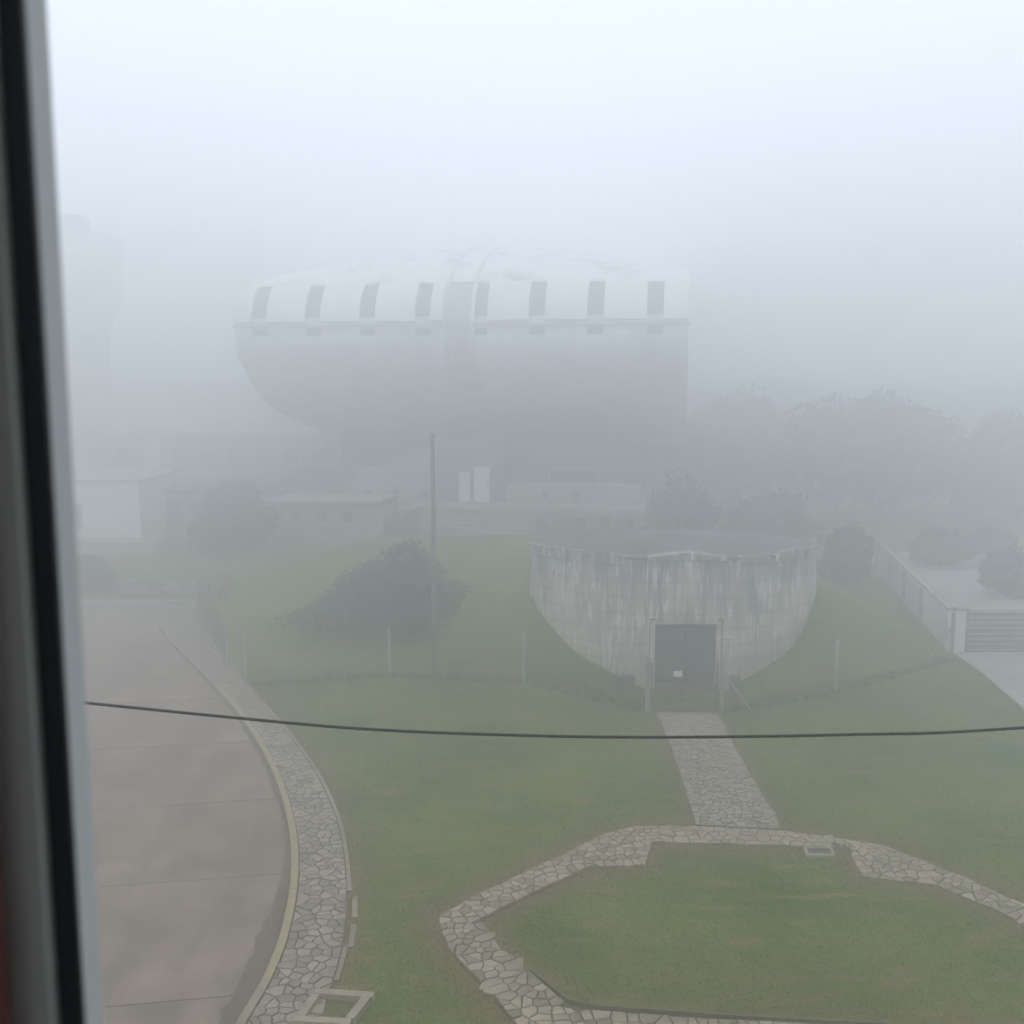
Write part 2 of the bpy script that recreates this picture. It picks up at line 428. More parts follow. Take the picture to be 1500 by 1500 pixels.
drive_poly = [(P(*p).x, P(*p).y) for p in drive_px] + [(60, 20), (60, 59), (24, 59), (19.8, 56)] + [(P(1292, 842).x, P(1292, 842).y)]

# ------------------------------------------------------------------ terrain height
BX, BY = 5.55, 34.95              # middle of the half-buried bunker's plan ellipse
BA, BB = 4.85, 3.1
def sstep(t): t = np.clip(t, 0, 1); return t * t * (3 - 2 * t)
fence_pts = [P(360, 1005), P(571, 992), P(767, 1002), P(947, 1045), P(1057, 1045), P(1223, 1016), P(1393, 968)]
FX = np.array([-60, -14] + [p.x for p in fence_pts] + [22, 60]); FY = np.array([44, 37] + [p.y for p in fence_pts] + [60, 60])
def height(X, Y):
    X = np.asarray(X, float); Y = np.asarray(Y, float)
    yf = np.interp(X, FX, FY)
    m = 1.85 * sstep((Y - yf - .3) / 14.5)
    m = m * sstep((X + 15.0) / 9.5) * (1 - sstep((X - 8.5) / 7.0))
    dx = np.abs(X - BX)
    berm = np.clip(.45 * (dx - 1.3) + .5 * np.clip(dx - 3.3, 0, 9) ** 2, 0, 2.6) * sstep((Y - yf + .2) / (1.35 + np.clip(dx - 3.9, 0, 9) * 1.1))
    berm = berm * (1 - sstep((dx - 4.6) / 6.5)) * (1 - sstep((Y - 42) / 6))
    h = np.maximum(m * np.where(dx < 2, sstep((Y - 33) / 4), 1), berm)
    h = h * (1 - sstep((Y - 52) / 4.5))
    base = .05 + .04 * np.sin(X * .35 + 1) * np.sin(Y * .28) * sstep((Y - 5) / 5)
    return base + h
def hz(x, y): return float(height(x, y))

# ------------------------------------------------------------------ ground
g = MB(); g.add([(-390, -390, -.12), (390, -390, -.12), (390, 390, -.12), (-390, 390, -.12)], [(0, 1, 2, 3)])
struct(g.build('ground', M_LAWN))
xs = np.arange(-45, 45.01, .25); ys = np.arange(7, 76.01, .25)
GX, GY = np.meshgrid(xs, ys); H = height(GX, GY)
road_in = inpoly(GX, GY, road_poly) | (inpoly(GX, GY, drive_poly))
dk = np.minimum(dist_poly(GX, GY, road_poly), 9)
walk_poly = [(v.x, v.y) for v in kerb] + [(v.x, v.y) for v in reversed(walk)]
H = np.where(road_in, -.06, H)
flat = np.zeros(GX.shape, bool)
for q in (outer, main_path, walk_poly):
    flat |= inpoly(GX, GY, q) | (dist_poly(GX, GY, q) < .5)
H = np.where(flat & ~road_in, np.minimum(H, .05), H)
def wear_at(X, Y):
    wv = np.zeros(X.shape)
    for q, wd in ((outer, .9), (inner, .8), (main_path, .4), (walk_poly, .6)):
        wv = np.maximum(wv, np.exp(-dist_poly(X, Y, q) / wd) * 1.1)
    return np.minimum(1, np.maximum(wv, .6 * np.exp(-((X - 4) / 6) ** 2) * np.exp(-((Y - 15.5) / 1.6) ** 2)))
wear = wear_at(GX, GY)
nx, ny = len(xs), len(ys)
V = np.stack([GX.ravel(), GY.ravel(), H.ravel()], 1)
ii = (np.arange(ny - 1)[:, None] * nx + np.arange(nx - 1)[None, :]).ravel()
lawn = quads_obj('lawn', V, np.stack([ii, ii + 1, ii + nx + 1, ii + nx], 1), M_LAWN)
lawn.data.polygons.foreach_set('use_smooth', [True] * len(lawn.data.polygons))
at = lawn.data.attributes.new('wear', 'FLOAT', 'POINT'); at.data.foreach_set('value', wear.ravel().astype(np.float32))
struct(lawn, 'mown lawn with dry patches rising into a grassy mound')

# grass tufts, denser close to the window
def blades(name, n, region, size, m, seed, mask=None, parent=None):
    r = np.random.default_rng(seed)
    X = r.uniform(region[0], region[1], n); Y = r.uniform(region[2], region[3], n)
    k = (np.abs(X) < Y * .56 + 2)
    if mask is not None: k &= mask(X, Y)
    X = X[k]; Y = Y[k]
    k = ~(inpoly(X, Y, road_poly) | inpoly(X, Y, walk_poly) | inpoly(X, Y, main_path) | inpoly(X, Y, drive_poly) | (inpoly(X, Y, outer) & ~inpoly(X, Y, inner)))
    X = X[k]; Y = Y[k]; Z = height(X, Y); c = len(X)
    Z = np.where((dist_poly(X, Y, outer) < .5) | (dist_poly(X, Y, main_path) < .5) | inpoly(X, Y, outer) | (dist_poly(X, Y, walk_poly) < .5), np.minimum(Z, .05), Z)
    a = r.uniform(0, 6.283, c); s = size * r.uniform(.5, 1.3, c); wd = s * .35
    lx = r.normal(0, .9, c) * s; ly = r.normal(0, .9, c) * s
    p0 = np.stack([X - np.cos(a) * wd, Y - np.sin(a) * wd, Z - .01], 1); p1 = np.stack([X + np.cos(a) * wd, Y + np.sin(a) * wd, Z - .01], 1)
    p2 = np.stack([X + lx, Y + ly, Z + s], 1)
    up = (p1[:, 0] - p0[:, 0]) * (p2[:, 1] - p0[:, 1]) - (p1[:, 1] - p0[:, 1]) * (p2[:, 0] - p0[:, 0]) < 0
    p0[up], p1[up] = p1[up].copy(), p0[up].copy()
    V = np.stack([p0, p1, p2], 1).reshape(-1, 3); Fq = np.arange(c * 3).reshape(-1, 3)
    o = quads_obj(name, V, Fq, m, parent); o['kind'] = 'stuff'
    wr = np.repeat(wear_at(X, Y), 3); at_ = o.data.attributes.new('wear', 'FLOAT', 'POINT'); at_.data.foreach_set('value', wr.astype(np.float32))
    return o
gr = blades('grass', 210000, (-9, 16, 14, 34), .042, M_BLADE, 3)
tag(gr, 'short mown grass growing all over the front lawn', 'grass', kind='stuff')
edge_line = [(p.x, p.y) for p in fence_pts]
tg = blades('tall_grass', 60000, (-9, 16, 29, 37), .10, lawn_material('tall_blades', .8, True), 5,
            mask=lambda X, Y: (dist_poly(X, Y, edge_line, False) < .22) & ((X < 3.9) | (X > 6.3)))
tag(tg, 'darker unmown grass in a strip along the foot of the wire fence', 'grass', kind='stuff')

# ------------------------------------------------------------------ road of concrete slabs
def clip_half(poly, px_, py_, nx_, ny_):
    o = []
    for a in range(len(poly)):
        p, q = poly[a], poly[(a + 1) % len(poly)]
        da = (p[0] - px_) * nx_ + (p[1] - py_) * ny_; db = (q[0] - px_) * nx_ + (q[1] - py_) * ny_
        if da <= 0: o.append(p)
        if (da < 0 < db) or (db < 0 < da):
            t = da / (da - db); o.append((p[0] + (q[0] - p[0]) * t, p[1] + (q[1] - p[1]) * t))
    return o
road = MB().add([(-40.0, 6, -.03), (-1.5, 6, -.03), (-1.5, 45.3, -.03), (-40, 45.3, -.03)], [(0, 1, 2, 3)]).build('road', M_MORTAR)
# keep the joint bed below the lawn except under the road itself
road.data.clear_geometry()
road.data.from_pydata([(x, y, -.03) for x, y in road_poly], [], [tuple(range(len(road_poly)))])
struct(road, 'curving road of brownish concrete slabs')
ja = math.atan2(.6, 3.9); jn = (-math.sin(ja), math.cos(ja))
rr = random.Random(4)
ts = [2.0, 6.5, 11.2, 15.6, 19.9]                    # joints measured along the normal at x = -8
jy = [6.0, 10.6, 15.0, 19.15, 23.05, 27.2, 31.3, 35.4, 39.5, 43.0, 50]
for a in range(len(jy) - 1):
    p = clip_half(road_poly, -8, jy[a + 1] - .012, jn[0], jn[1])
    p = clip_half(p, -8, jy[a] + .012, -jn[0], -jn[1])
    for q in (p,):
        if len(q) < 3: continue
        cx = sum(v[0] for v in q) / len(q); cy = sum(v[1] for v in q) / len(q)
        o = MB().add([(v[0] - cx, v[1] - cy, 0) for v in q] + [(v[0] - cx, v[1] - cy, -.028) for v in q],
                     [tuple(reversed(range(len(q))))] + [(k, (k + 1) % len(q), len(q) + (k + 1) % len(q), len(q) + k) for k in range(len(q))]).build('slab', M_ROAD, road)
        import bmesh
        bm = bmesh.new(); bm.from_mesh(o.data); bmesh.ops.recalc_face_normals(bm, faces=bm.faces)
        bm.to_mesh(o.data); bm.free()
        o.location = (cx, cy, rr.uniform(-.004, .004))

def strip_pts(line, off0, off1):
    """two offset copies of a plan polyline (positive = right-hand side when walking along it)"""
    a, b = [], []
    for i, p in enumerate(line):
        t = (line[min(i + 1, len(line) - 1)] - line[max(i - 1, 0)]).normalized(); n = Vector((t.y, -t.x, 0))
        a.append(p + n * off0); b.append(p + n * off1)
    return a, b
kb = empty('kerb', (0, 0, 0)); tag(kb, 'curved concrete kerb with worn yellow paint between road and pavement', 'kerb')
kb['kind'] = 'structure'
def seg_strip(line, i0, i1, o0, o1, z0, z1, m, parent, name):
    a, b = strip_pts(line, o0, o1); q = MB(); vs = []; k = 0
    idx = list(range(i0, i1 + 1))
    for i in idx:
        vs += [(a[i].x, a[i].y, z0), (a[i].x, a[i].y, z1), (b[i].x, b[i].y, z1), (b[i].x, b[i].y, z0)]
    fs = []
    for k in range(len(idx) - 1):
        for j in range(3): fs.append((k * 4 + j, k * 4 + j + 1, k * 4 + 4 + j + 1, k * 4 + 4 + j))
    e = (len(idx) - 1) * 4
    fs += [(0, 3, 2, 1), (e, e + 1, e + 2, e + 3)]
    return q.add(vs, fs).build(name, m, parent)
def resample(line, step):
    o = [line[0].copy()]; acc = 0
    for i in range(1, len(line)):
        d = (line[i] - line[i - 1]); L = d.length; t = step - acc
        while t <= L:
            o.append(line[i - 1] + d * (t / L)); t += step
        acc = (acc + L) % step
    return o
kl = resample(kerb, .25)
for i in range(0, len(kl) - 5, 4):
    far = kl[i].y > 31.5
    o = seg_strip(kl, i, min(i + 4, len(kl) - 1), 0.005, .15, -.02, .115 + rr.uniform(-.006, .006), M_KERB if far or kl[i].y < 15.6 else M_YELLOW, kb, 'kerb_stone')
    s_ = .985; c = kl[i + 2]
wl = resample(walk, .25)
q = MB(); vs = []; gi = [i for i in range(len(kl)) if 12 < kl[i].y < 33]
ga, _ = strip_pts(kl, -.004, 0)
for i in gi:
    wdt = .06 + .10 * max(0, mnoise.noise(Vector((i * .31, 3, 0))) + .35) + .30 * max(0, min(1, (20.5 - kl[i].y) / 3))
    t = (kl[min(i + 1, len(kl) - 1)] - kl[i - 1]).normalized(); n_ = Vector((-t.y, t.x, 0)); e = ga[i] + n_ * wdt * (1 + .4 * mnoise.noise(Vector((i * .9, 8, 0))))
    vs += [(ga[i].x, ga[i].y, .016), (e.x, e.y, .009)]
q.add(vs, [(k * 2, k * 2 + 1, k * 2 + 3, k * 2 + 2) for k in range(len(gi) - 1)])
gd = q.build('gutter_dirt', mat('gutter_soil', (.15, .118, .088), .95, .3, 8, bump=.4)); struct(gd, 'strip of brown dirt in the gutter along the yellow kerb')
if gd.data.polygons[0].normal.z < 0: gd.data.flip_normals()
# pavement between kerb and lawn
ka, kbb = strip_pts(kerb, .16, .17)
walk_in = [(v.x, v.y) for v in ka] + [(v.x, v.y) for v in reversed(walk)]
near = [p for p in walk_in if p[1] < 60]
paving('pavement', 'curved crazy-paved pavement along the road', walk_in, [], .19, .020, .055, .034, M_STONE2, random.Random(8), .12)
bd = empty('pavement_border'); struct(bd, 'thin concrete border between the pavement and the lawn')
for i in range(0, len(wl) - 5, 4):
    if wl[i].y < 15.2: continue
    if 16.2 < wl[i].y < 18.2:     # one stretch has shifted outwards
        seg_strip(wl, i, i + 3, .10, .20, -.02, .08, M_KERB, bd, 'border_stone')
    else:
        seg_strip(wl, i, i + 4, .01, .09, -.02, .088, M_KERB, bd, 'border_stone')

# garden path ring and the path to the gate
paving('garden_path', 'crazy-paved garden path looping round the lawn', outer, [inner], .19, .020, .055, .03, M_STONE, random.Random(11), .35)
paving('gate_path', 'straight crazy-paved path leading to the wire gate', main_path, [], .165, .022, .058, .026, M_STONE2, random.Random(12), .22)
ie = [Vector((P(*p).x, P(*p).y, 0)) for p in [(775, 1430), (838, 1481), (1060, 1497), (1300, 1510), (1560, 1522)]]
ie = resample(ie, .5); eg = empty('lawn_edging'); struct(eg, 'low concrete edging between the inner lawn and the lower path')
for i in range(0, len(ie) - 3, 2): seg_strip(ie, i, i + 2, -.09, -.045, -.02, .095, mat('mossy_edging', (.13, .115, .07), .9, .3, 6), eg, 'edging_stone')

def ground_frame(name, pxs, wdt, label, cat, h=.12, lid=None):
    pts = [P(*p) for p in pxs]; c = sum(pts, Vector()) / 4
    r = empty(name, (c.x, c.y, .05)); tag(r, label, cat)
    for i in range(4):
        a, b = pts[i] - c, pts[(i + 1) % 4] - c; d = (b - a).normalized(); n = Vector((-d.y, d.x, 0))
        if n.dot(-a) < 0: n = -n
        a2 = a + d * (wdt + .003 if i % 2 else 0); b2 = b - d * (wdt + .003 if i % 2 else 0)
        poly = [a2, b2, b2 + n * wdt, a2 + n * wdt]
        ar = sum(poly[k - 1].x * poly[k].y - poly[k].x * poly[k - 1].y for k in range(4))
        if ar < 0: poly = poly[::-1]
        MB().prism([(p.x, p.y) for p in poly], -.05, h, .04, .012).build('rim', mat('warm_concrete', (.36, .305, .225), .85, .3, 6), r)
    q = [(p - c) * .9 for p in pts]
    ar = sum(q[k - 1].x * q[k].y - q[k].x * q[k - 1].y for k in range(4))
    if ar < 0: q = q[::-1]
    MB().prism([(p.x, p.y) for p in q], -.03, .01 if lid is None else .03).build('soil_fill' if lid is None else 'cover', lid or mat('planter_soil', (.14, .13, .06), .95, .3, 8, bump=.5), r)
    return r
ground_frame('planter_frame', [(462, 1461), (549, 1467), (512, 1515), (428, 1510)], .145,
             'rectangular pale concrete frame set in the lawn beside the pavement', 'planter frame')
ground_frame('inspection_chamber', [(1176, 1247), (1219, 1248), (1223, 1261), (1180, 1260)], .07,
             'small rectangular concrete drain frame in the grass below the gate path', 'drain', h=.07, lid=mat('mossy_cover', (.10, .11, .07), .9, .3))

# ------------------------------------------------------------------ driveway, gate and white wall on the right
dp = drive_poly
bm_ = MB().add([(x, y, .055) for x, y in dp], [tuple(range(len(dp)))])
drv = bm_.build('driveway', mat('driveway_concrete', (.40, .385, .36), .85, .25, 1.5, bump=.1)); 
if drv.data.polygons[0].normal.z < 0: drv.data.flip_normals()
struct(drv, 'pale concrete driveway on both sides of the slatted gate')
dl = [Vector((x, y, 0)) for x, y in dp[:4]]; dl = resample(dl, .25)
dk_ = empty('driveway_kerb'); struct(dk_, 'pale kerb along the near driveway')
for i in range(0, len(dl) - 5, 4): seg_strip(dl, i, i + 4, -.08, .06, -.02, .13, M_CONC, dk_, 'kerb_stone')
# low white wall going back
a = P(1396, 960); b = P(1290, 842); n_ = 6
ww = empty('boundary_wall', a); tag(ww, 'low white rendered wall running back from the slatted gate', 'wall')
d = b - a; ang = math.atan2(d.y, d.x); L = d.length
ww.rotation_euler = (0, 0, ang)
for i in range(n_):
    x0 = .6 + (L - .6) * i / n_; x1 = .6 + (L - .6) * (i + 1) / n_
    MB().box(x0 + .012, -.09, -.1, x1 - .012, .09, 1.52).build('wall_panel', M_WHITE, ww)
    MB().box(x0 + .006, -.13, 1.52, x1 - .006, .13, 1.60).build('coping', M_CONC, ww)
# pillar and sliding gate
pl = P(1403, 955); pil = empty('gate_pillar', (pl.x, pl.y, 0)); tag(pil, 'white square pillar at the left end of the slatted gate', 'pillar')
MB().box(-.20, -.17, 0, .20, .17, 1.60).build('shaft', M_WHITE, pil); MB().box(-.24, -.21, 1.60, .24, .21, 1.68).build('cap', M_CONC, pil)
gx = P(1413, 957); gate = empty('sliding_gate', (gx.x, gx.y, 0)); tag(gate, 'wide grey driveway gate of horizontal slats beside the white pillar', 'gate')
GW = 6.5
for k in range(7):
    MB().box(.07, -.02, .16 + k * .20, GW - .05, .015, .16 + k * .20 + .165).build('slat', M_SLAT, gate)
MB().box(0, -.03, .02, .067, .03, 1.62).build('frame_post', M_SLAT, gate); MB().box(GW - .047, -.03, .02, GW, .03, 1.62).build('frame_post', M_SLAT, gate)
MB().box(.07, -.035, 1.56, GW - .05, .035, 1.62).build('top_rail', M_CONC, gate); MB().box(.07, -.035, .04, GW - .05, .035, .12).build('bottom_rail', M_SLAT, gate)
for k in range(1, 4): MB().box(GW * k / 4 - .03, .018, .13, GW * k / 4 + .03, .05, 1.555).build('stile', M_SLAT, gate)

# ------------------------------------------------------------------ wire fences
def chain(m_, a, b, h, z0=.06, step=.16, r=.003):
    a = Vector(a); b = Vector(b); d = b - a; L = Vector((d.x, d.y, 0)).length
    ca, cb = hz(a.x, a.y), hz(b.x, b.y)
    def pt(s, z):
        t = s / L; return Vector((a.x + d.x * t, a.y + d.y * t, a.z + d.z * t + z))
    n = int((L + h) / step)
    for k in range(n):
        for sg in (1, -1):
            s0 = k * step - h if sg > 0 else k * step; s1 = s0 + h * sg
            z_0, z_1 = z0, z0 + h; q0, q1 = s0, s1
            def cl(s, z, so, zo):
                if s < 0: t = (0 - s) / (so - s); return 0, z + (zo - z) * t
                if s > L: t = (L - s) / (so - s); return L, z + (zo - z) * t
                return s, z
            if (q0 < 0 and q1 < 0) or (q0 > L and q1 > L): continue
            A = cl(q0, z_0, q1, z_1); B = cl(q1, z_1, q0, z_0)
            m_.bar(pt(*A), pt(*B), r, 3)
    for z in (z0, z0 + h * .5, z0 + h): m_.bar(pt(0, z), pt(L, z), .004, 3)
def fence(label, posts, braces=(), h=1.62, mesh=True, pm=None):
    base = posts[0]; root = empty('wire_fence', (base.x, base.y, 0)); tag(root, label, 'fence', 'wire fences with concrete posts')
    pm = pm or M_POST
    loc = [Vector((p.x - base.x, p.y - base.y, hz(p.x, p.y) - .05)) for p in posts]
    for q in loc:
        b_ = MB(); b_.box(q.x - .05, q.y - .05, q.z - .2, q.x + .05, q.y + .05, q.z + h + .12)
        b_.build('post', pm, root)
    for i, dx, dy in braces:
        q = loc[i]; MB().bar(q + Vector((dx * .07, dy * .07, h * .75)), q + Vector((dx, dy, .0)), .045, 4).build('brace', pm, root)
    if mesh:
        mm = MB()
        for i in range(len(loc) - 1):
            # follow rising ground with short spans
            chain(mm, loc[i] + Vector((0, 0, .05)), loc[i + 1] + Vector((0, 0, .05)), h - .1)
        o = mm.build('wire_mesh', M_WIRE, root); o['kind'] = 'stuff'
    return root
fp = fence_pts
fence('wire fence with pale concrete posts running from the pavement to the small gate', fp[0:4], [(0, 1.15, .55)])
fence('wire fence with pale concrete posts running from the small gate to the driveway', fp[4:7], [(0, .95, .25), (2, -1.0, -.35)])
fa, fb = P(1393, 968), P(1290, 842)
back = [fa.lerp(fb, t) + Vector((-.45, 0, 0)) for t in (.22, .45, .68, .92)]
fence('wire fence with slim posts climbing back along the low white wall', back, [], 1.75)
lf = [P(334, 985), P(300, 930)]
fence('short wire fence with two faint posts beside the far pavement', [P(333, 978) , P(292, 905)], [], 1.55)

# small gate with sign
g0, g1 = P(950, 1045), P(1053, 1045); gl = (g1 - g0).length
sg = empty('garden_gate', (g0.x, g0.y, .05)); tag(sg, 'wire mesh pedestrian gate in front of the bunker door', 'gate')
sg.rotation_euler = (0, 0, math.atan2(g1.y - g0.y, g1.x - g0.x))
GH = 1.5
MB().bar((.08, 0, .05), (.08, 0, GH), .022, 8).build('stile', M_WIRE, sg); MB().bar((gl - .08, 0, .05), (gl - .08, 0, GH), .028, 8).build('stile', M_STEEL, sg)
MB().bar((gl * .47, 0, .05), (gl * .47, 0, GH * .62), .02, 8).build('centre_stile', M_WIRE, sg)
MB().bar((.08, 0, .07), (gl - .08, 0, .07), .03, 8).build('bottom_rail', M_STEEL, sg); MB().bar((.08, 0, GH), (gl - .08, 0, GH), .018, 8).build('top_rail', M_WIRE, sg)
mm = MB(); 
for k in range(14):
    x = .1 + (gl - .2) * k / 13; mm.bar((x, 0, .07), (x, 0, GH), .003, 3)
for k in range(10): mm.bar((.08, 0, .15 + k * .145), (gl - .08, 0, .15 + k * .145), .003, 3)
mm.build('wire_mesh', M_WIRE, sg)['kind'] = 'stuff'
MB().box(-.04, -.05, -.05, .04, .05, 1.62).build('post', M_POST, sg); 
sn = PY(993, 987, g0.y - .05); sgn = MB().box(-.13, -.006, -.085, .13, .006, .085).build('notice_sign', M_WHITE)
sgn.location = (sn.x, sn.y + .0, sn.z); tag(sgn, 'small white blank notice hanging on the wire gate', 'sign')
mm = MB(); 
# ------------------------------------------------------------------ bunker
bk = empty('bunker', (BX, BY, 0)); tag(bk, 'half-buried round concrete bunker with streaked curved front wall', 'bunker')
NSEG = 72; TOPZ = 4.25
def ell(phi, k=1.0): return (math.sin(phi) * BA * k, -math.cos(phi) * BB * k)
DW, DH = 1.14, 2.33             # half-width and height of the doorway
dphi = math.asin(DW / BA)
# wall outer skin with a doorway: columns of quads
wb = MB(); phis = [ -math.pi * .98 + 2 * math.pi * .98 * i / NSEG for i in range(NSEG + 1)]
phis = [p for p in phis if abs(abs(p) - dphi) > .03] + [-dphi, dphi]; phis.sort()
zs = [-.3, .6, 1.3, 2.0, DH + .05, 3.4, 4.0, TOPZ]
for i in range(len(phis) - 1):
    p0, p1 = phis[i], phis[i + 1]; mid = (p0 + p1) / 2
    for k in range(len(zs) - 1):
        if abs(mid) < dphi and zs[k + 1] <= DH + .06: continue
        def kk(z): return 1.0 + .022 * math.sin(min(1, max(0, (z + .2) / 4.6)) * math.pi)
        a_ = ell(p0, kk(zs[k])); b_ = ell(p1, kk(zs[k])); c_ = ell(p1, kk(zs[k + 1])); d_ = ell(p0, kk(zs[k + 1]))
        wb.add([(*a_, zs[k]), (*b_, zs[k]), (*c_, zs[k + 1]), (*d_, zs[k + 1])], [(0, 1, 2, 3)])
wall = wb.build('wall', M_BUNKER, bk, smooth=False)
# door reveal and leaves
fy = ell(dphi)[1]
rv = MB(); rv.box(-DW - .0, fy - .02, 0, -DW + .16, fy + .7, DH).box(DW - .16, fy - .02, 0, DW, fy + .7, DH).box(-DW + .163, fy - .12, DH - .12, DW - .163, fy + .7, DH + .05)
rv.build('door_surround', M_BUNKER, bk)
for s_ in (-1, 1):
    x0, x1 = (-DW + .17, -.012) if s_ < 0 else (.012, DW - .17)
    dd = MB().box(x0, fy + .12, .22, x1, fy + .18, DH - .13); 
    leaf = dd.build('door', M_STEEL, bk)
    for k in range(3): MB().box(x0 + .08, fy + .10, .34 + k * .72, x1 - .08, fy + .118, .34 + k * .72 + .60).build('door_panel', M_STEEL, leaf)
    MB().bar((s_ * .09, fy + .05, 1.1), (s_ * .09, fy + .05, 1.32), .014, 6).build('handle', M_WIRE, leaf)
MB().box(-DW + .165, fy - .3, 0, DW - .165, fy + .6, .20).build('step', mat('dirty_step', (.14, .11, .085), .95, .3, 5), bk)
# side block right of the door
MB().box(DW + .02, fy - .16, -.1, DW + .5, fy + .1, 1.75).build('pilaster', M_BUNKER, bk)
# shallow roof cone with rim and mossy top
rf = MB(); n = 60; vs = []
for k, (s_, z) in enumerate(((1.012, TOPZ), (1.012, TOPZ + .09), (.86, TOPZ + .10), (.45, TOPZ + .22), (.02, TOPZ + .34))):
    for i in range(n):
        t = 2 * math.pi * i / n; vs.append((math.sin(t) * BA * s_, -math.cos(t) * BB * s_, z))
fs = []
for k in range(4):
    for i in range(n): fs.append((k * n + i, k * n + (i + 1) % n, (k + 1) * n + (i + 1) % n, (k + 1) * n + i))
fs.append(tuple(range(4 * n, 5 * n))); rf.add(vs, fs).build('roof', M_MOSS, bk)
# low gabled coping over the middle of the front
yy = -BB * 1.0 - .07
MB().add([(-1.25, yy, TOPZ + .02), (1.25, yy, TOPZ + .02), (1.25, yy, TOPZ + .12), (0, yy, TOPZ + .27), (-1.25, yy, TOPZ + .12),
          (-1.25, yy + .5, TOPZ + .02), (1.25, yy + .5, TOPZ + .02), (1.25, yy + .5, TOPZ + .13), (0, yy + .5, TOPZ + .28), (-1.25, yy + .5, TOPZ + .13)],
         [(0, 1, 2, 3, 4), (2, 7, 8, 3), (3, 8, 9, 4), (0, 4, 9, 5), (1, 6, 7, 2), (0, 5, 6, 1)]).build('coping', M_BUNKER, bk)
# broken pale coping lumps at both shoulders
for t0, t1 in ((-1.52, -.72), (-.66, -.40), (.36, .58), (.62, .95), (1.0, 1.22), (1.28, 1.60)):
    q = MB(); st = 5
    for i in range(st):
        a0 = t0 + (t1 - t0) * i / st; a1 = t0 + (t1 - t0) * (i + .96) / st
        pa, pb, pc, pd = ell(a0, 1.02), ell(a1, 1.02), ell(a1, .97), ell(a0, .97); hh = TOPZ + .15 + .06 * math.sin(i * 7.1 + t0 * 9)
        q.prism([pa, pb, pc, pd], TOPZ - .12, hh)
    q.build('rim_stone', M_BUNKER, bk)
# round vents with dark stains
for phx, zz in ((-1.02, 3.35), (.93, 3.25)):
    c = Vector((*ell(phx, 1.0), zz)); nrm = Vector((math.sin(phx) / BA, -math.cos(phx) / BB, 0)).normalized()
    v = MB().bar(c - nrm * .1, c + nrm * .03, .17, 14).build('vent', M_DARK, bk)
# meter boxes
for (px, py, lab) in ((917, 996, 'small dark box on the bank left of the wire gate'), (1076, 996, 'small dark box on the bank right of the wire gate')):
    X = PY(px, py, 30.9); z0 = hz(X.x, X.y)
    bx_ = empty('meter_box', (X.x, X.y, z0)); tag(bx_, lab, 'box', 'small dark boxes either side of the gate')
    wdt = .26 if px < 1000 else .14
    MB().box(-wdt, -.12, -.1, wdt, .12, max(.18, X.z - z0 + .08)).build('housing', M_DGREY, bx_)
    MB().box(-wdt - .02, -.14, max(.18, X.z - z0 + .08) + .001, wdt + .02, .14, max(.18, X.z - z0 + .08) + .03).build('lid', M_STEEL, bx_)

# ------------------------------------------------------------------ utility pole
pp = P(637, 998); pole = empty('utility_pole', (pp.x, pp.y, 0)); tag(pole, 'tall dark wooden utility pole standing by the large bush', 'pole')
top = PY(637, 640, pp.y).z; z0 = hz(pp.x, pp.y)
MB().bar((0, 0, z0 - .3), (0, 0, top), .095, 10, .075).build('shaft', M_WOOD, pole)
MB().bar((0, 0, top - .002), (0, 0, top + .12), .10, 10, .05).build('pole_cap', M_WOOD, pole)
# ------------------------------------------------------------------ overhead cable
ctrl = [(-700, 945), (130, 1030), (330, 1050), (520, 1067), (720, 1076), (950, 1080), (1250, 1076), (1500, 1066), (2300, 1005)]
pts = spline([PY(x, y, 6.0) for x, y in ctrl], 8); q = MB()
for i in range(len(pts) - 1): q.bar(pts[i], pts[i + 1], .0095, 6)
tag(q.build('overhead_cable', M_CABLE, smooth=True), 'thin dark overhead cable sagging across the whole view', 'cable')

# ------------------------------------------------------------------ vegetation
def crown_obj(name, lobes, n, leaf, m, seed, parent):
    r = np.random.default_rng(seed); V = []; tot = sum(l[3] * l[4] * l[5] for l in lobes) 
    Cs = []
    for (cx, cy, cz, rx, ry, rz_) in lobes:
        k = max(20, int(n * rx * ry * rz_ / tot)); u = r.normal(size=(k, 3)); u /= np.linalg.norm(u, axis=1)[:, None]
        rad = r.uniform(.25, 1.0, k) ** .5 * (1 + .07 * np.abs(r.normal(size=k)))
        # lumpy outline: clumps pull the surface in and out
        cl = r.normal(size=(34, 3)); cl /= np.linalg.norm(cl, axis=1)[:, None]; am = r.uniform(-.36, .28, 34)
        dots = u @ cl.T; wv = np.exp((dots - 1) * 14); bump = 1 + (wv * am).sum(1)
        p = u * (rad * bump)[:, None] * np.array([rx, ry, rz_]) + np.array([cx, cy, cz]); Cs.append(p)
    C = np.vstack(Cs); k = len(C)
    a = r.normal(size=(k, 3)); a /= np.linalg.norm(a, axis=1)[:, None]; b = np.cross(a, r.normal(size=(k, 3))); b /= np.linalg.norm(b, axis=1)[:, None]
    s = (leaf * r.uniform(.5, 1.4, k))[:, None]
    V = np.stack([C - a * s, C + b * s * .5, C + a * s, C - b * s * .5], 1).reshape(-1, 3)
    V[:, 2] = np.maximum(V[:, 2], .02)
    return quads_obj(name, V, np.arange(k * 4).reshape(-1, 4), m, parent)
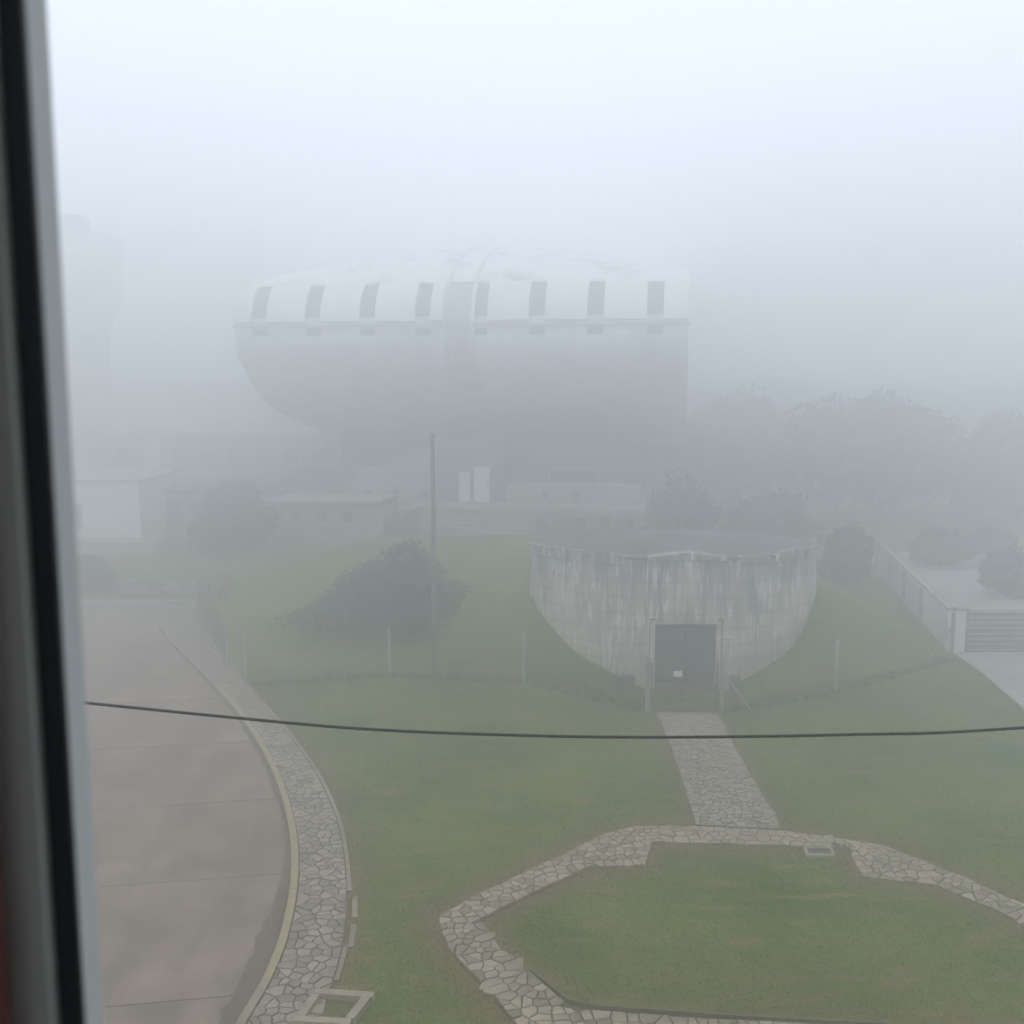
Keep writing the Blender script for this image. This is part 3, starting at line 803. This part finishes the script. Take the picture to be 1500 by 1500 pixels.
def plant(name, label, cat, x, y, w, h, z=None, trunk=.3, n=5000, leaf=.25, m=None, seed=1, depth=None, group=None, nl=6, taper=False):
    z = hz(x, y) if z is None else z
    root = empty(name, (x, y, z)); tag(root, label, cat, group or {'tree': 'trees standing round the buildings in the fog', 'bush': 'bushes growing on the mound and beside the driveway and roads'}[cat]); r = random.Random(seed); dpt = depth or w
    th = h * trunk; lobes = []
    if taper:
        for k in range(5):
            t = k / 4; lobes.append(((.10 * t + r.uniform(-.03, .03)) * w, 0, h * (.14 + .62 * t), w * .5 * (1 - .74 * t), dpt * .5 * (1 - .7 * t), h * .24))
    else:
        lobes.append((0, 0, th + (h - th) * .48, w * .36, dpt * .36, (h - th) * .50))
        for k in range(nl):
            a = 6.283 * k / nl + r.uniform(-.3, .3); zz = th + (h - th) * r.uniform(.22, .62)
            lobes.append((math.cos(a) * w * .27, math.sin(a) * dpt * .27, zz, w * r.uniform(.17, .27), dpt * r.uniform(.17, .27), (h - th) * r.uniform(.2, .32)))
    crown_obj('crown', lobes, n, leaf, m or M_LEAF, seed, root)
    t = MB(); t.bar((0, 0, -.3), (0, 0, th + (h - th) * .3), max(.05, w * .025), 8, max(.03, w * .015))
    for k in range(4):
        a = k * 1.7 + r.random(); t.bar((0, 0, th * .8 + .1), (math.cos(a) * w * .25, math.sin(a) * dpt * .25, th + (h - th) * .5), max(.03, w * .012), 6, .02)
    t.build('trunk', M_BARK, root)
    return root
def plant_px(name, label, cat, px, ytop, wpx, d, **k):
    T = PY(px, ytop, d); z = k.pop('z', None); x = T.x; z = hz(x, d) if z is None and d < 75 else (z or -.05)
    dep = (Vector((x, d, T.z - CAM_Z))).dot(Vector((0, math.cos(PITCH), -math.sin(PITCH))))
    return plant(name, label, cat, x, d, wpx / F * dep, T.z - z, z=z, **k)
plant_px('bush', 'large dark bush on the mound behind the wire fence', 'bush', 568, 792, 250, 38.5, trunk=.0, n=34000, leaf=.075, seed=2, taper=True, depth=5.5)
plant_px('tree', 'broad dark tree fading in the fog right of the domed building', 'tree', 1285, 563, 290, 72, trunk=.12, n=12000, leaf=.30, seed=3, nl=9)
plant_px('tree', 'faint rounded tree between the domed building and the broad tree', 'tree', 1085, 578, 230, 82, trunk=.12, n=9000, leaf=.32, seed=4)
plant_px('tree', 'faint dark tree cut off by the right edge of the view', 'tree', 1490, 604, 190, 70, trunk=.12, n=8000, leaf=.3, seed=5)
plant_px('tree', 'low faint tree in the gap left of the right-hand edge tree', 'tree', 1410, 660, 110, 95, trunk=.12, n=5000, leaf=.3, seed=15)
plant_px('bush', 'dark round bush behind the left shoulder of the bunker roof', 'bush', 1000, 705, 130, 56, trunk=.05, n=7000, leaf=.16, seed=6)
plant_px('bush', 'dark spreading bush behind the right shoulder of the bunker roof', 'bush', 1130, 722, 150, 58, trunk=.05, n=7000, leaf=.16, seed=7)
plant_px('bush', 'compact dark bush just right of the bunker beside the white wall', 'bush', 1243, 762, 84, 48, trunk=.03, n=7000, leaf=.11, seed=8)
plant_px('bush', 'low green bush behind the far end of the driveway', 'bush', 1380, 774, 110, 54, trunk=.05, n=3500, leaf=.16, seed=9, m=M_LEAF2)
plant_px('bush', 'dark bush at the right edge beyond the slatted gate', 'bush', 1482, 806, 95, 46, trunk=.03, n=5000, leaf=.13, seed=10)
plant_px('bush', 'pale green bush above the driveway near the right edge', 'bush', 1450, 772, 80, 57, trunk=.05, n=3000, leaf=.16, seed=19, m=M_LEAF2)
plant_px('bush', 'green bush at the far left end of the road beside the window frame', 'bush', 135, 812, 70, 47, trunk=.03, n=5000, leaf=.10, seed=11, m=M_LEAF2, z=0)
plant_px('tree', 'dark tree left of the low wing with square windows', 'tree', 335, 706, 130, 58, trunk=.0, n=12000, leaf=.2, seed=12, z=0)
plant_px('tree', 'dark tree between the white block and the darker tree', 'tree', 262, 722, 95, 66, trunk=.08, n=6000, leaf=.2, seed=13, z=0)
plant_px('bush', 'small yellowish bush at the foot of the mound by the road end', 'bush', 326, 838, 30, 45.5, trunk=.03, n=1500, leaf=.07, seed=14, m=M_YLEAF)
plant_px('tree', 'faint tree behind the roof of the low left wing', 'tree', 455, 680, 90, 88, trunk=.1, n=5000, leaf=.25, seed=16, z=0)

# far tree belts, one mass each
r_ = np.random.default_rng(33)
def belt(name, label, x0, x1, Y, hmean, n, seed):
    r = np.random.default_rng(seed); X = r.uniform(x0, x1, n)
    ph = [mnoise.noise(Vector((x * .08, seed, 0))) for x in X]; top = hmean * (1 + .35 * np.array(ph)) 
    Z = top * r.uniform(0, 1, n) ** .6; Yv = Y + r.uniform(-4, 4, n); C = np.stack([X, Yv, Z], 1)
    a = r.normal(size=(n, 3)); a /= np.linalg.norm(a, axis=1)[:, None]; b = np.cross(a, r.normal(size=(n, 3))); b /= np.linalg.norm(b, axis=1)[:, None]; s = .7
    V = np.stack([C - a * s, C + b * s * .6, C + a * s, C - b * s * .6], 1).reshape(-1, 3)
    o = quads_obj(name, V, np.arange(n * 4).reshape(-1, 4), M_LEAF); tag(o, label, 'trees', kind='stuff')
belt('tree_belt', 'far belt of trees dissolving in fog on the right horizon', 15, 120, 125, 8.5, 16000, 1)
belt('tree_belt', 'far belt of trees dissolving in fog on the left horizon', -120, -12, 135, 9.0, 16000, 2)

# ------------------------------------------------------------------ the domed building
AZ = math.atan(250 / F)
U = Vector((math.cos(AZ), -math.sin(AZ), 0)); N = Vector((math.sin(AZ), math.cos(AZ), 0))
U0, N0 = -14.0, 80.0
org = U * U0 + N * N0
hall = empty('domed_hall', (org.x, org.y, 0), -AZ)
tag(hall, 'huge rounded pale building with white roof panels and overhanging shell, half lost in fog', 'building')
UL, UR = -28.1, .2
sec_ctrl = [(96, 3.6), (88, 4.0), (82, 4.7), (77, 5.8), (72, 6.8), (67.6, 7.9), (64.9, 9.2), (63.0, 10.6), (62.1, 11.7), (61.95, 12.8), (62.1, 14.0), (62.9, 15.3), (65.0, 16.7), (68.2, 17.9),
            (72.5, 18.8), (79, 19.5), (88, 19.9), (98, 20.0), (108, 19.8), (116, 19.3), (122, 18.2), (127, 16.5), (130, 14.5), (130, 12), (120, 7), (108, 4)]
sec = spline([Vector((0, a, b)) for a, b in sec_ctrl], 4); sec = [(p.y, p.z) for p in sec]
def shell_strip(u0, u1, pts, off=0.0, thick=0.0, nu=1):
    """a piece of the shell between two stations, pushed out by off, with thickness"""
    q = MB(); outp = []; inn = []
    for i, (n_, z_) in enumerate(pts):
        a_ = pts[max(i - 1, 0)]; b_ = pts[min(i + 1, len(pts) - 1)]; tn, tz = b_[0] - a_[0], b_[1] - a_[1]; L_ = math.hypot(tn, tz) or 1
        nn, nz_ = -tz / L_, tn / L_              # outward for a section running bottom -> front -> top
        outp.append((n_ + nn * off, z_ + nz_ * off)); inn.append((n_ + nn * (off - thick), z_ + nz_ * (off - thick)))
    us = [u0 + (u1 - u0) * k / nu for k in range(nu + 1)]; m_ = len(pts)
    def dome(u, z): return z if z < 15.6 else 15.6 + (z - 15.6) * (1 - .55 * min(1, abs((u - U0) / 14.1)) ** 2.2)
    vs = [(u - U0, p[0] - N0, dome(u, p[1])) for u in us for p in outp]
    fs = [(k * m_ + i, (k + 1) * m_ + i, (k + 1) * m_ + i + 1, k * m_ + i + 1) for k in range(nu) for i in range(m_ - 1)]
    if thick:
        o = len(vs); vs += [(u - U0, p[0] - N0, dome(u, p[1])) for u in (u0, u1) for p in inn]
        e = nu * m_
        for i in range(m_ - 1):
            fs.append((i, i + 1, o + i + 1, o + i)); fs.append((e + i + 1, e + i, o + m_ + i, o + m_ + i + 1))
        fs.append((0, o, o + m_, e)); fs.append((m_ - 1, e + m_ - 1, o + 2 * m_ - 1, o + m_ - 1))
    return q.add(vs, fs)
sh = shell_strip(UL, UR, sec, nu=16); k = len(sec)
sh.f.append(tuple(range(k))); sh.f.append(tuple(reversed([16 * k + i for i in range(k)])))
sh.build('shell', M_SHELL, hall)
# upper skin from the ledge to the crown (paler, stained)
i_led = min(range(len(sec)), key=lambda i: abs(sec[i][1] - 13.3) + (99 if sec[i][0] > 70 else 0))
i_slot = min(range(len(sec)), key=lambda i: abs(sec[i][1] - 15.55) + (99 if sec[i][0] > 80 else 0))
i_top = min(range(len(sec)), key=lambda i: abs(sec[i][0] - 112) + (99 if sec[i][1] < 15 else 0))
shell_strip(UL - .05, UR + .05, sec[i_slot:i_top], .22, .25, nu=16).build('roof', M_ROOFTOP, hall)
slots = [-26.4 + 3.52 * k for k in range(8)]; hw = .48
edges = [UL] + sum([[s - hw, s + hw] for s in slots], []) + [UR]
for k in range(0, len(edges), 2):
    a_, b_ = edges[k], edges[k + 1]
    if a_ < -14 < b_: 
        shell_strip(a_, -14.61, sec[i_led:i_slot + 1], .28, .3).build('roof_panel', M_PANEL, hall)
        shell_strip(-12.63, b_, sec[i_led:i_slot + 1], .28, .3).build('roof_panel', M_PANEL, hall)
    else:
        shell_strip(a_ + .02, b_ - .02, sec[i_led:i_slot + 1], .28, .3).build('roof_panel', M_PANEL, hall)
for s in slots:
    shell_strip(s - hw, s + hw, sec[i_led + 1:i_slot + 1], .04, .05).build('window', M_SLOT, hall)
    i2 = min(range(len(sec)), key=lambda i: abs(sec[i][1] - 12.5) + (99 if sec[i][0] > 70 else 0))
    shell_strip(s - hw, s + hw, [(61.95, 12.55), (61.98, 12.98)], .05, .06).build('vent', M_SLOT, hall)
# ledge
MB().box(UL - .1 - U0, 61.75 - N0, 13.06, UR + .1 - U0, 62.2 - N0, 13.22).build('ledge', M_GREYWALL, hall)
# central arched rib
i_b = min(range(len(sec)), key=lambda i: abs(sec[i][1] - 9.3) + (99 if sec[i][0] > 80 else 0))
shell_strip(-14.34, -12.90, sec[i_b:i_top - 4], .10, .15).build('rib_face', mat('rib_grey', (.36, .36, .37), .8, .15, 1), hall)
for a_, b_ in ((-14.60, -14.35), (-12.89, -12.64)):
    shell_strip(a_, b_, sec[i_b:i_top - 4], .24, .28).build('rib_edge', mat('rib_concrete', (.5, .5, .5), .8, .15), hall)

# lower storeys, measured in the building's own axes
def bu(px, n_):
    az = math.atan((px - 750) / F / math.cos(0)) - AZ; return math.tan(az) * n_
def bz(px, py, n_):
    az = math.atan((px - 750) / F) - AZ; d = ray(px, py); hd = math.hypot(d.x, d.y)
    return CAM_Z + d.z / hd * (n_ / math.cos(az))
def bbox(name, n0, n1, px0, px1, z0, z1, m_, parent=hall, du=0):
    u0, u1 = bu(px0, n0), bu(px1, n0)
    return MB().box(u0 - U0, n0 - N0, z0, u1 - U0, n1 - N0, z1).build(name, m_, parent)
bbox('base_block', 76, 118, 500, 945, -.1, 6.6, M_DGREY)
# terrace slab and its front wall
TZ = 2.55
ter = bbox('terrace', 56.5, 75.9, 590, 800, -.1, TZ, M_GREYWALL)
bbox('terrace_edge', 56.35, 56.48, 600, 940, TZ - .05, TZ + .12, M_CONC)
bbox('terrace_wing', 57.2, 75.8, 801, 945, -.1, TZ - .02, M_CONC)
# central entrance block
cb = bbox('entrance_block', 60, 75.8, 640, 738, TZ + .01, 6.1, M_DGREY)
for (x0, x1, y0) in ((672, 688, 692), (694, 717, 683)):
    dr = bbox('door', 59.92, 59.99, x0, x1, TZ + .02, bz(x0, y0, 60), M_WHITE)
    MB().box(bu(x1, 60) - .16 - U0, 59.86 - N0, TZ + 1.0, bu(x1, 60) - .10 - U0, 59.915 - N0, TZ + 1.15).build('handle', M_DARK, dr)
# left block with pale fascia, small windows
lb = bbox('left_block', 60.5, 75.7, 508, 638, -.1, bz(560, 706, 60.5), M_CONC)
bbox('fascia', 60.3, 60.48, 522, 576, bz(560, 704, 60.5), bz(560, 683, 60.5), M_CONC)
for px in (540, 578, 620):
    wn = bbox('window', 60.42, 60.495, px - 7, px + 7, bz(px, 729, 60.5), bz(px, 716, 60.5), M_CONC)
    MB().box(bu(px - 5.5, 60.5) - U0, 60.38 - N0, bz(px, 727.5, 60.5), bu(px + 5.5, 60.5) - U0, 60.415 - N0, bz(px, 717.5, 60.5)).build('pane', M_DARK, wn)
bbox('stair_block', 61.5, 75.6, 575, 639, bz(560, 706, 60.5) + .01, bz(600, 668, 61.5), M_GREYWALL)
# right block with a framed window and small windows
rb = bbox('right_block', 60.2, 75.7, 740, 940, TZ + .01, bz(840, 712, 60.2), M_CONC)
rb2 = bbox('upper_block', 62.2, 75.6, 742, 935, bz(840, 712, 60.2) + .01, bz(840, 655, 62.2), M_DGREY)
wf = bbox('window', 62.05, 62.19, 803, 878, bz(840, 709, 62.1), bz(840, 685, 62.1), M_CONC)
MB().box(bu(807, 62.1) - U0, 61.98 - N0, bz(840, 706, 62.1), bu(874, 62.1) - U0, 62.045 - N0, bz(840, 688, 62.1)).build('pane', M_DARK, wf)
for px in (800, 845):
    wn = bbox('window', 60.12, 60.195, px - 6, px + 6, bz(px, 731, 60.2), bz(px, 718, 60.2), M_CONC)
    MB().box(bu(px - 4.5, 60.2) - U0, 60.08 - N0, bz(px, 729.5, 60.2), bu(px + 4.5, 60.2) - U0, 60.115 - N0, bz(px, 719.5, 60.2)).build('pane', M_DARK, wn)
for px in (853, 888, 925):
    wn = bbox('window', 57.12, 57.195, px - 8, px + 8, bz(px, 772, 57.2), bz(px, 756, 57.2), M_CONC)
    MB().box(bu(px - 6.5, 57.2) - U0, 57.08 - N0, bz(px, 770.5, 57.2), bu(px + 6.5, 57.2) - U0, 57.115 - N0, bz(px, 757.5, 57.2)).build('pane', M_DARK, wn)
# dark sloping flank walls either side of the stairs up to the terrace
for s_, (xa, xb) in ((1, (548, 600)), (-1, (836, 786))):
    ua, ub = bu(xa, 54), bu(xb, 54)
    pts_ = [(ua - U0, 1.2), (ub - U0, 2.75), (ub - U0 , -.1), (ua - U0, -.1)]
    q = MB(); vs = [(x, 53.6 - N0, z) for x, z in pts_] + [(x, 56.2 - N0, z) for x, z in pts_]
    q.add(vs, [(0, 1, 2, 3), (7, 6, 5, 4), (0, 4, 5, 1), (1, 5, 6, 2), (2, 6, 7, 3), (3, 7, 4, 0)]).build('flank_wall', M_DGREY, hall)
for k in range(8):
    u0, u1 = bu(606, 54) - U0, bu(782, 54) - U0
    MB().box(u0, 53.8 + k * .32 - N0, -.1, u1, 53.8 + (k + 1) * .32 - .003 - N0, .9 + k * .2).build('stair_step', M_GREYWALL, hall)

# low wing with square windows, a building of its own in front of the hall
lw0 = P(385, 822)
NW = 57.5
wing = empty('low_wing', (U * bu(450, NW) + N * NW).to_tuple(), -AZ); tag(wing, 'low grey wing with pale roof edge and three square windows, left of the mound', 'building')
uo = bu(450, NW)
u0, u1 = bu(386, NW) - uo, bu(560, NW) - uo; zt = bz(440, 740, NW)
MB().box(u0, 0, -.1, u1, 3.5, zt).build('wall', M_CONC, wing)
MB().add([(u0 - .2, -.35, zt + .01), (u1, -.35, zt + .25), (u1, 3.6, zt + .25), (u0 - .2, 3.6, zt + .01), (u0 - .2, -.35, zt + .2), (u1, -.35, zt + .44), (u1, 3.6, zt + .44), (u0 - .2, 3.6, zt + .2)],
         [(3, 2, 1, 0), (4, 5, 6, 7), (0, 1, 5, 4), (1, 2, 6, 5), (2, 3, 7, 6), (3, 0, 4, 7)]).build('roof', M_CONC, wing)
for px in (432, 470, 508):
    x0, x1 = bu(px - 8, NW) - uo, bu(px + 8, NW) - uo; z0, z1 = bz(px, 765, NW), bz(px, 749, NW)
    f_ = MB().box(x0, -.08, z0, x1, -.005, z1).build('window', M_CONC, wing)
    MB().box(x0 + .06, -.11, z0 + .06, x1 - .06, -.085, z1 - .06).build('pane', M_DARK, f_)

# ------------------------------------------------------------------ buildings on the left
wx0, wx1 = P(100, 805).x, PY(205, 750, 59).x
wbk = empty('white_block', (PY(160, 750, 59).x, 59, 0)); tag(wbk, 'plain white flat-roofed block at the far left beyond the road', 'building')
cx = PY(160, 750, 59).x; zt = PY(160, 708, 59).z
MB().box(wx0 - 3 - cx, 0, -.1, wx1 - cx, 7, zt).build('wall', M_WHITE, wbk)
MB().box(wx0 - 3.1 - cx, -.15, zt + .005, wx1 + .15 - cx, 7.1, zt + .2).build('roof', M_CONC, wbk)
z_ = PY(160, 792, 58).z
MB().box(wx0 - 3 - cx, -1.6, -.1, PY(228, 790, 58).x - cx, -.01, z_).build('plinth', M_CONC, wbk)
x_ = PY(117, 750, 59).x - cx
f_ = MB().box(x_ - .5, -.07, 1.2, x_ + .15, -.012, zt - 1.2).build('window', M_CONC, wbk); MB().box(x_ - .42, -.1, 1.3, x_ + .07, -.075, zt - 1.3).build('pane', M_DARK, f_)
# long low building behind
lx0, lx1 = PY(100, 650, 88).x, PY(470, 650, 88).x; zt = PY(250, 640, 88).z
lg = empty('long_building', ((lx0 + lx1) / 2, 88, 0)); tag(lg, 'long flat-roofed building fading out behind the white block', 'building'); cx = (lx0 + lx1) / 2
MB().box(lx0 - 6 - cx, 0, -.1, lx1 - cx, 12, zt).build('wall', M_GREYWALL, lg)
MB().box(lx0 - 6.2 - cx, -.4, zt + .01, lx1 + .2 - cx, 12.2, zt + .35).build('roof', M_CONC, lg)
xp = PY(226, 670, 88).x - cx; MB().box(xp - .55, -.35, -.1, xp + .55, -.01, zt).build('pillar', M_WHITE, lg)
for k in range(9):
    xa = lx0 - cx + 1.5 + k * 2.4
    if abs(xa + .7 - xp) < 1.4: continue
    f_ = MB().box(xa, -.1, zt - 2.3, xa + 1.5, -.01, zt - .9).build('window', M_CONC, lg); MB().box(xa + .08, -.14, zt - 2.22, xa + 1.42, -.105, zt - .98).build('pane', M_DARK, f_)
# low garage with dark front
gx0, gx1 = PY(205, 750, 63.5).x, PY(385, 750, 63.5).x; zt = PY(250, 722, 63.5).z; gg = empty('garage', ((gx0 + gx1) / 2, 63.5, 0))
tag(gg, 'grey single-storey garage block right of the white block, behind dark trees', 'building'); cx = (gx0 + gx1) / 2
MB().box(gx0 - cx, 0, -.1, gx1 - cx, 8, zt).build('wall', M_GREYWALL, gg); MB().box(gx0 - .1 - cx, -.3, zt + .01, gx1 + .1 - cx, 8.1, zt + .2).build('roof', M_DGREY, gg)
for k in range(3): MB().box(gx0 - cx + .6 + k * 2.5, -.06, 0, gx0 - cx + 2.6 + k * 2.5, -.01, 2.3).build('garage_door', M_DGREY, gg)
# low stone wall at the end of the road
sx0, sx1 = PY(165, 870, 46.5).x, PY(305, 870, 46.5).x
sw = empty('stone_wall', (sx0, 46.6, 0)); tag(sw, 'low wall of pale rough stones closing the far end of the road', 'wall')
rs = random.Random(3); x = 0; L = sx1 - sx0
MB().box(0, .0, 0, L, .18, .62).build('core', M_MORTAR, sw)
for row in range(3):
    x = 0
    while x < L - .1:
        wd = min(rs.uniform(.25, .5), L - x)
        MB().box(x + .012, -.05 - rs.uniform(0, .03), .02 + row * .22, x + wd - .012, .16, .02 + row * .22 + .2).build('stone', mat('pale_stone', (.27, .265, .25), .9, .2, 4, rand=.3), sw)
        x += wd
# pale kerb at the far end of the road
ek = MB().box(-40, 44.7, -.02, kerb[-1].x - .4, 44.95, .12).build('road_end_kerb', M_CONC); struct(ek, 'straight pale kerb at the far end of the road')

# ------------------------------------------------------------------ water tower
TY = 92.0; tc_ = PY(112, 400, TY); wt = empty('water_tower', (tc_.x, TY, 0)); tag(wt, 'tall water tower almost lost in fog beside the window frame', 'water tower')
def rad(pxr): return (pxr - 112) / F * TY * 1.0
def zt_(py): return PY(112, py, TY).z
def lathe(prof, n=40):
    vs = []; 
    for r__, z__ in prof:
        for i in range(n): t = 6.28318 * i / n; vs.append((math.cos(t) * r__, math.sin(t) * r__, z__))
    fs = [(k * n + i, k * n + (i + 1) % n, (k + 1) * n + (i + 1) % n, (k + 1) * n + i) for k in range(len(prof) - 1) for i in range(n)]
    fs.append(tuple(range((len(prof) - 1) * n, len(prof) * n))); return MB().add(vs, fs)
lathe([(rad(152), -.1), (rad(151), zt_(520)), (rad(153), zt_(490)), ]).build('shaft', M_GREYWALL, wt, smooth=True)
lathe([(rad(153), zt_(490) + .01), (rad(163), zt_(460)), (rad(174), zt_(430)), (rad(177), zt_(400)), (rad(177), zt_(350)), (rad(168), zt_(344)), (rad(120), zt_(338))]).build('tank', M_SHELL, wt, smooth=True)
lathe([(rad(134), zt_(341)), (rad(134), zt_(322)), (rad(128), zt_(316)), (.3, zt_(314))]).build('cap', M_DGREY, wt, smooth=True)

# ------------------------------------------------------------------ the room and window the picture is taken from
D = .50
def wx(px, dd): return (px - 750) / F * dd         # at the level of the optical axis
wfm = empty('window_frame', (wx(60, .5), .5, 9.2)); tag(wfm, 'blurred aluminium window frame with black seal at the left edge', 'window frame')
ox, oy, oz = wfm.location
def vb(name, px0, px1, y0, y1, m_, zlo=9.25, zhi=10.95):
    x0, x1 = wx(px0, y0 / math.cos(PITCH)), wx(px1, y0 / math.cos(PITCH))
    return MB().box(x0 - ox, y0 - oy, zlo - oz, x1 - ox, y1 - oy, zhi - oz).build(name, m_, wfm)
vb('sash_stile', -75, 27, .497, .507, M_ALU)
vb('rubber_seal', 10, 76, .5074, .5116, M_GASK)
vb('outer_frame', -110, 79, .512, .537, M_ALUO)
MB().box(wx(110, .52) + .004 - ox, .50 - oy, 9.22 - oz, 1.2 - ox, .56 - oy, 9.27 - oz).build('bottom_rail', M_ALUO, wfm)
MB().box(wx(110, .52) + .004 - ox, .50 - oy, 10.95 - oz, 1.2 - ox, .56 - oy, 11.0 - oz).build('top_rail', M_ALUO, wfm)
rm = empty('room', (0, 0, 0)); struct(rm, 'dim room behind the window the view is seen from')
lx = wx(-34, .474)
b_ = MB()
b_.box(-3.0, .42, 7.4, lx, .468, 11.6).box(-3.0, .470, 7.4, wx(40, .715), .70, 11.6).box(1.21, .42, 7.4, 3.0, .70, 11.6).box(lx + .001, .42, 7.4, 1.209, .70, 9.215).box(lx + .001, .42, 11.005, 1.209, .70, 11.6)
b_.build('front_wall', M_RED, rm)
b_ = MB(); b_.box(-3.0, -3.4, 7.4, 3.0, -3.2, 8.3).box(-3.0, -3.4, 8.301, -2.3, -3.2, 11.6).box(2.3, -3.4, 8.301, 3.0, -3.2, 11.6).box(-3.2, -3.4, 7.4, -3.003, .70, 11.6).box(3.003, -3.4, 7.4, 3.2, .70, 11.6)  # unseen rear wall has a wide opening, added to light the window frame
b_.build('side_walls', M_ROOM, rm)
MB().box(-3.0, -3.19, 7.4, 3.0, .415, 7.6).build('room_floor', M_DGREY, rm); MB().box(-3.0, -3.19, 11.4, 3.0, .415, 11.6).build('room_ceiling', M_ROOM, rm)
MB().box(-3.0, -3.3, -.1, 3.0, .69, 7.39).build('lower_facade', M_ROOM, rm)

# ------------------------------------------------------------------ haze
hm = bpy.data.materials.new('fog'); hm.use_nodes = True; hn = hm.node_tree; hn.nodes.clear()
ho = hn.nodes.new('ShaderNodeOutputMaterial'); pv = hn.nodes.new('ShaderNodeVolumePrincipled')
pv.inputs['Density'].default_value = HAZE_DENSITY; pv.inputs['Color'].default_value = (.990, .991, .994, 1); pv.inputs['Anisotropy'].default_value = .80
hn.links.new(pv.outputs[0], ho.inputs['Volume'])
hzb = MB().box(-400, -400, -1.2, 400, 400, HAZE_TOP).build('haze', hm); tag(hzb, 'thick pale fog filling the air over the whole scene', 'fog', kind='stuff')
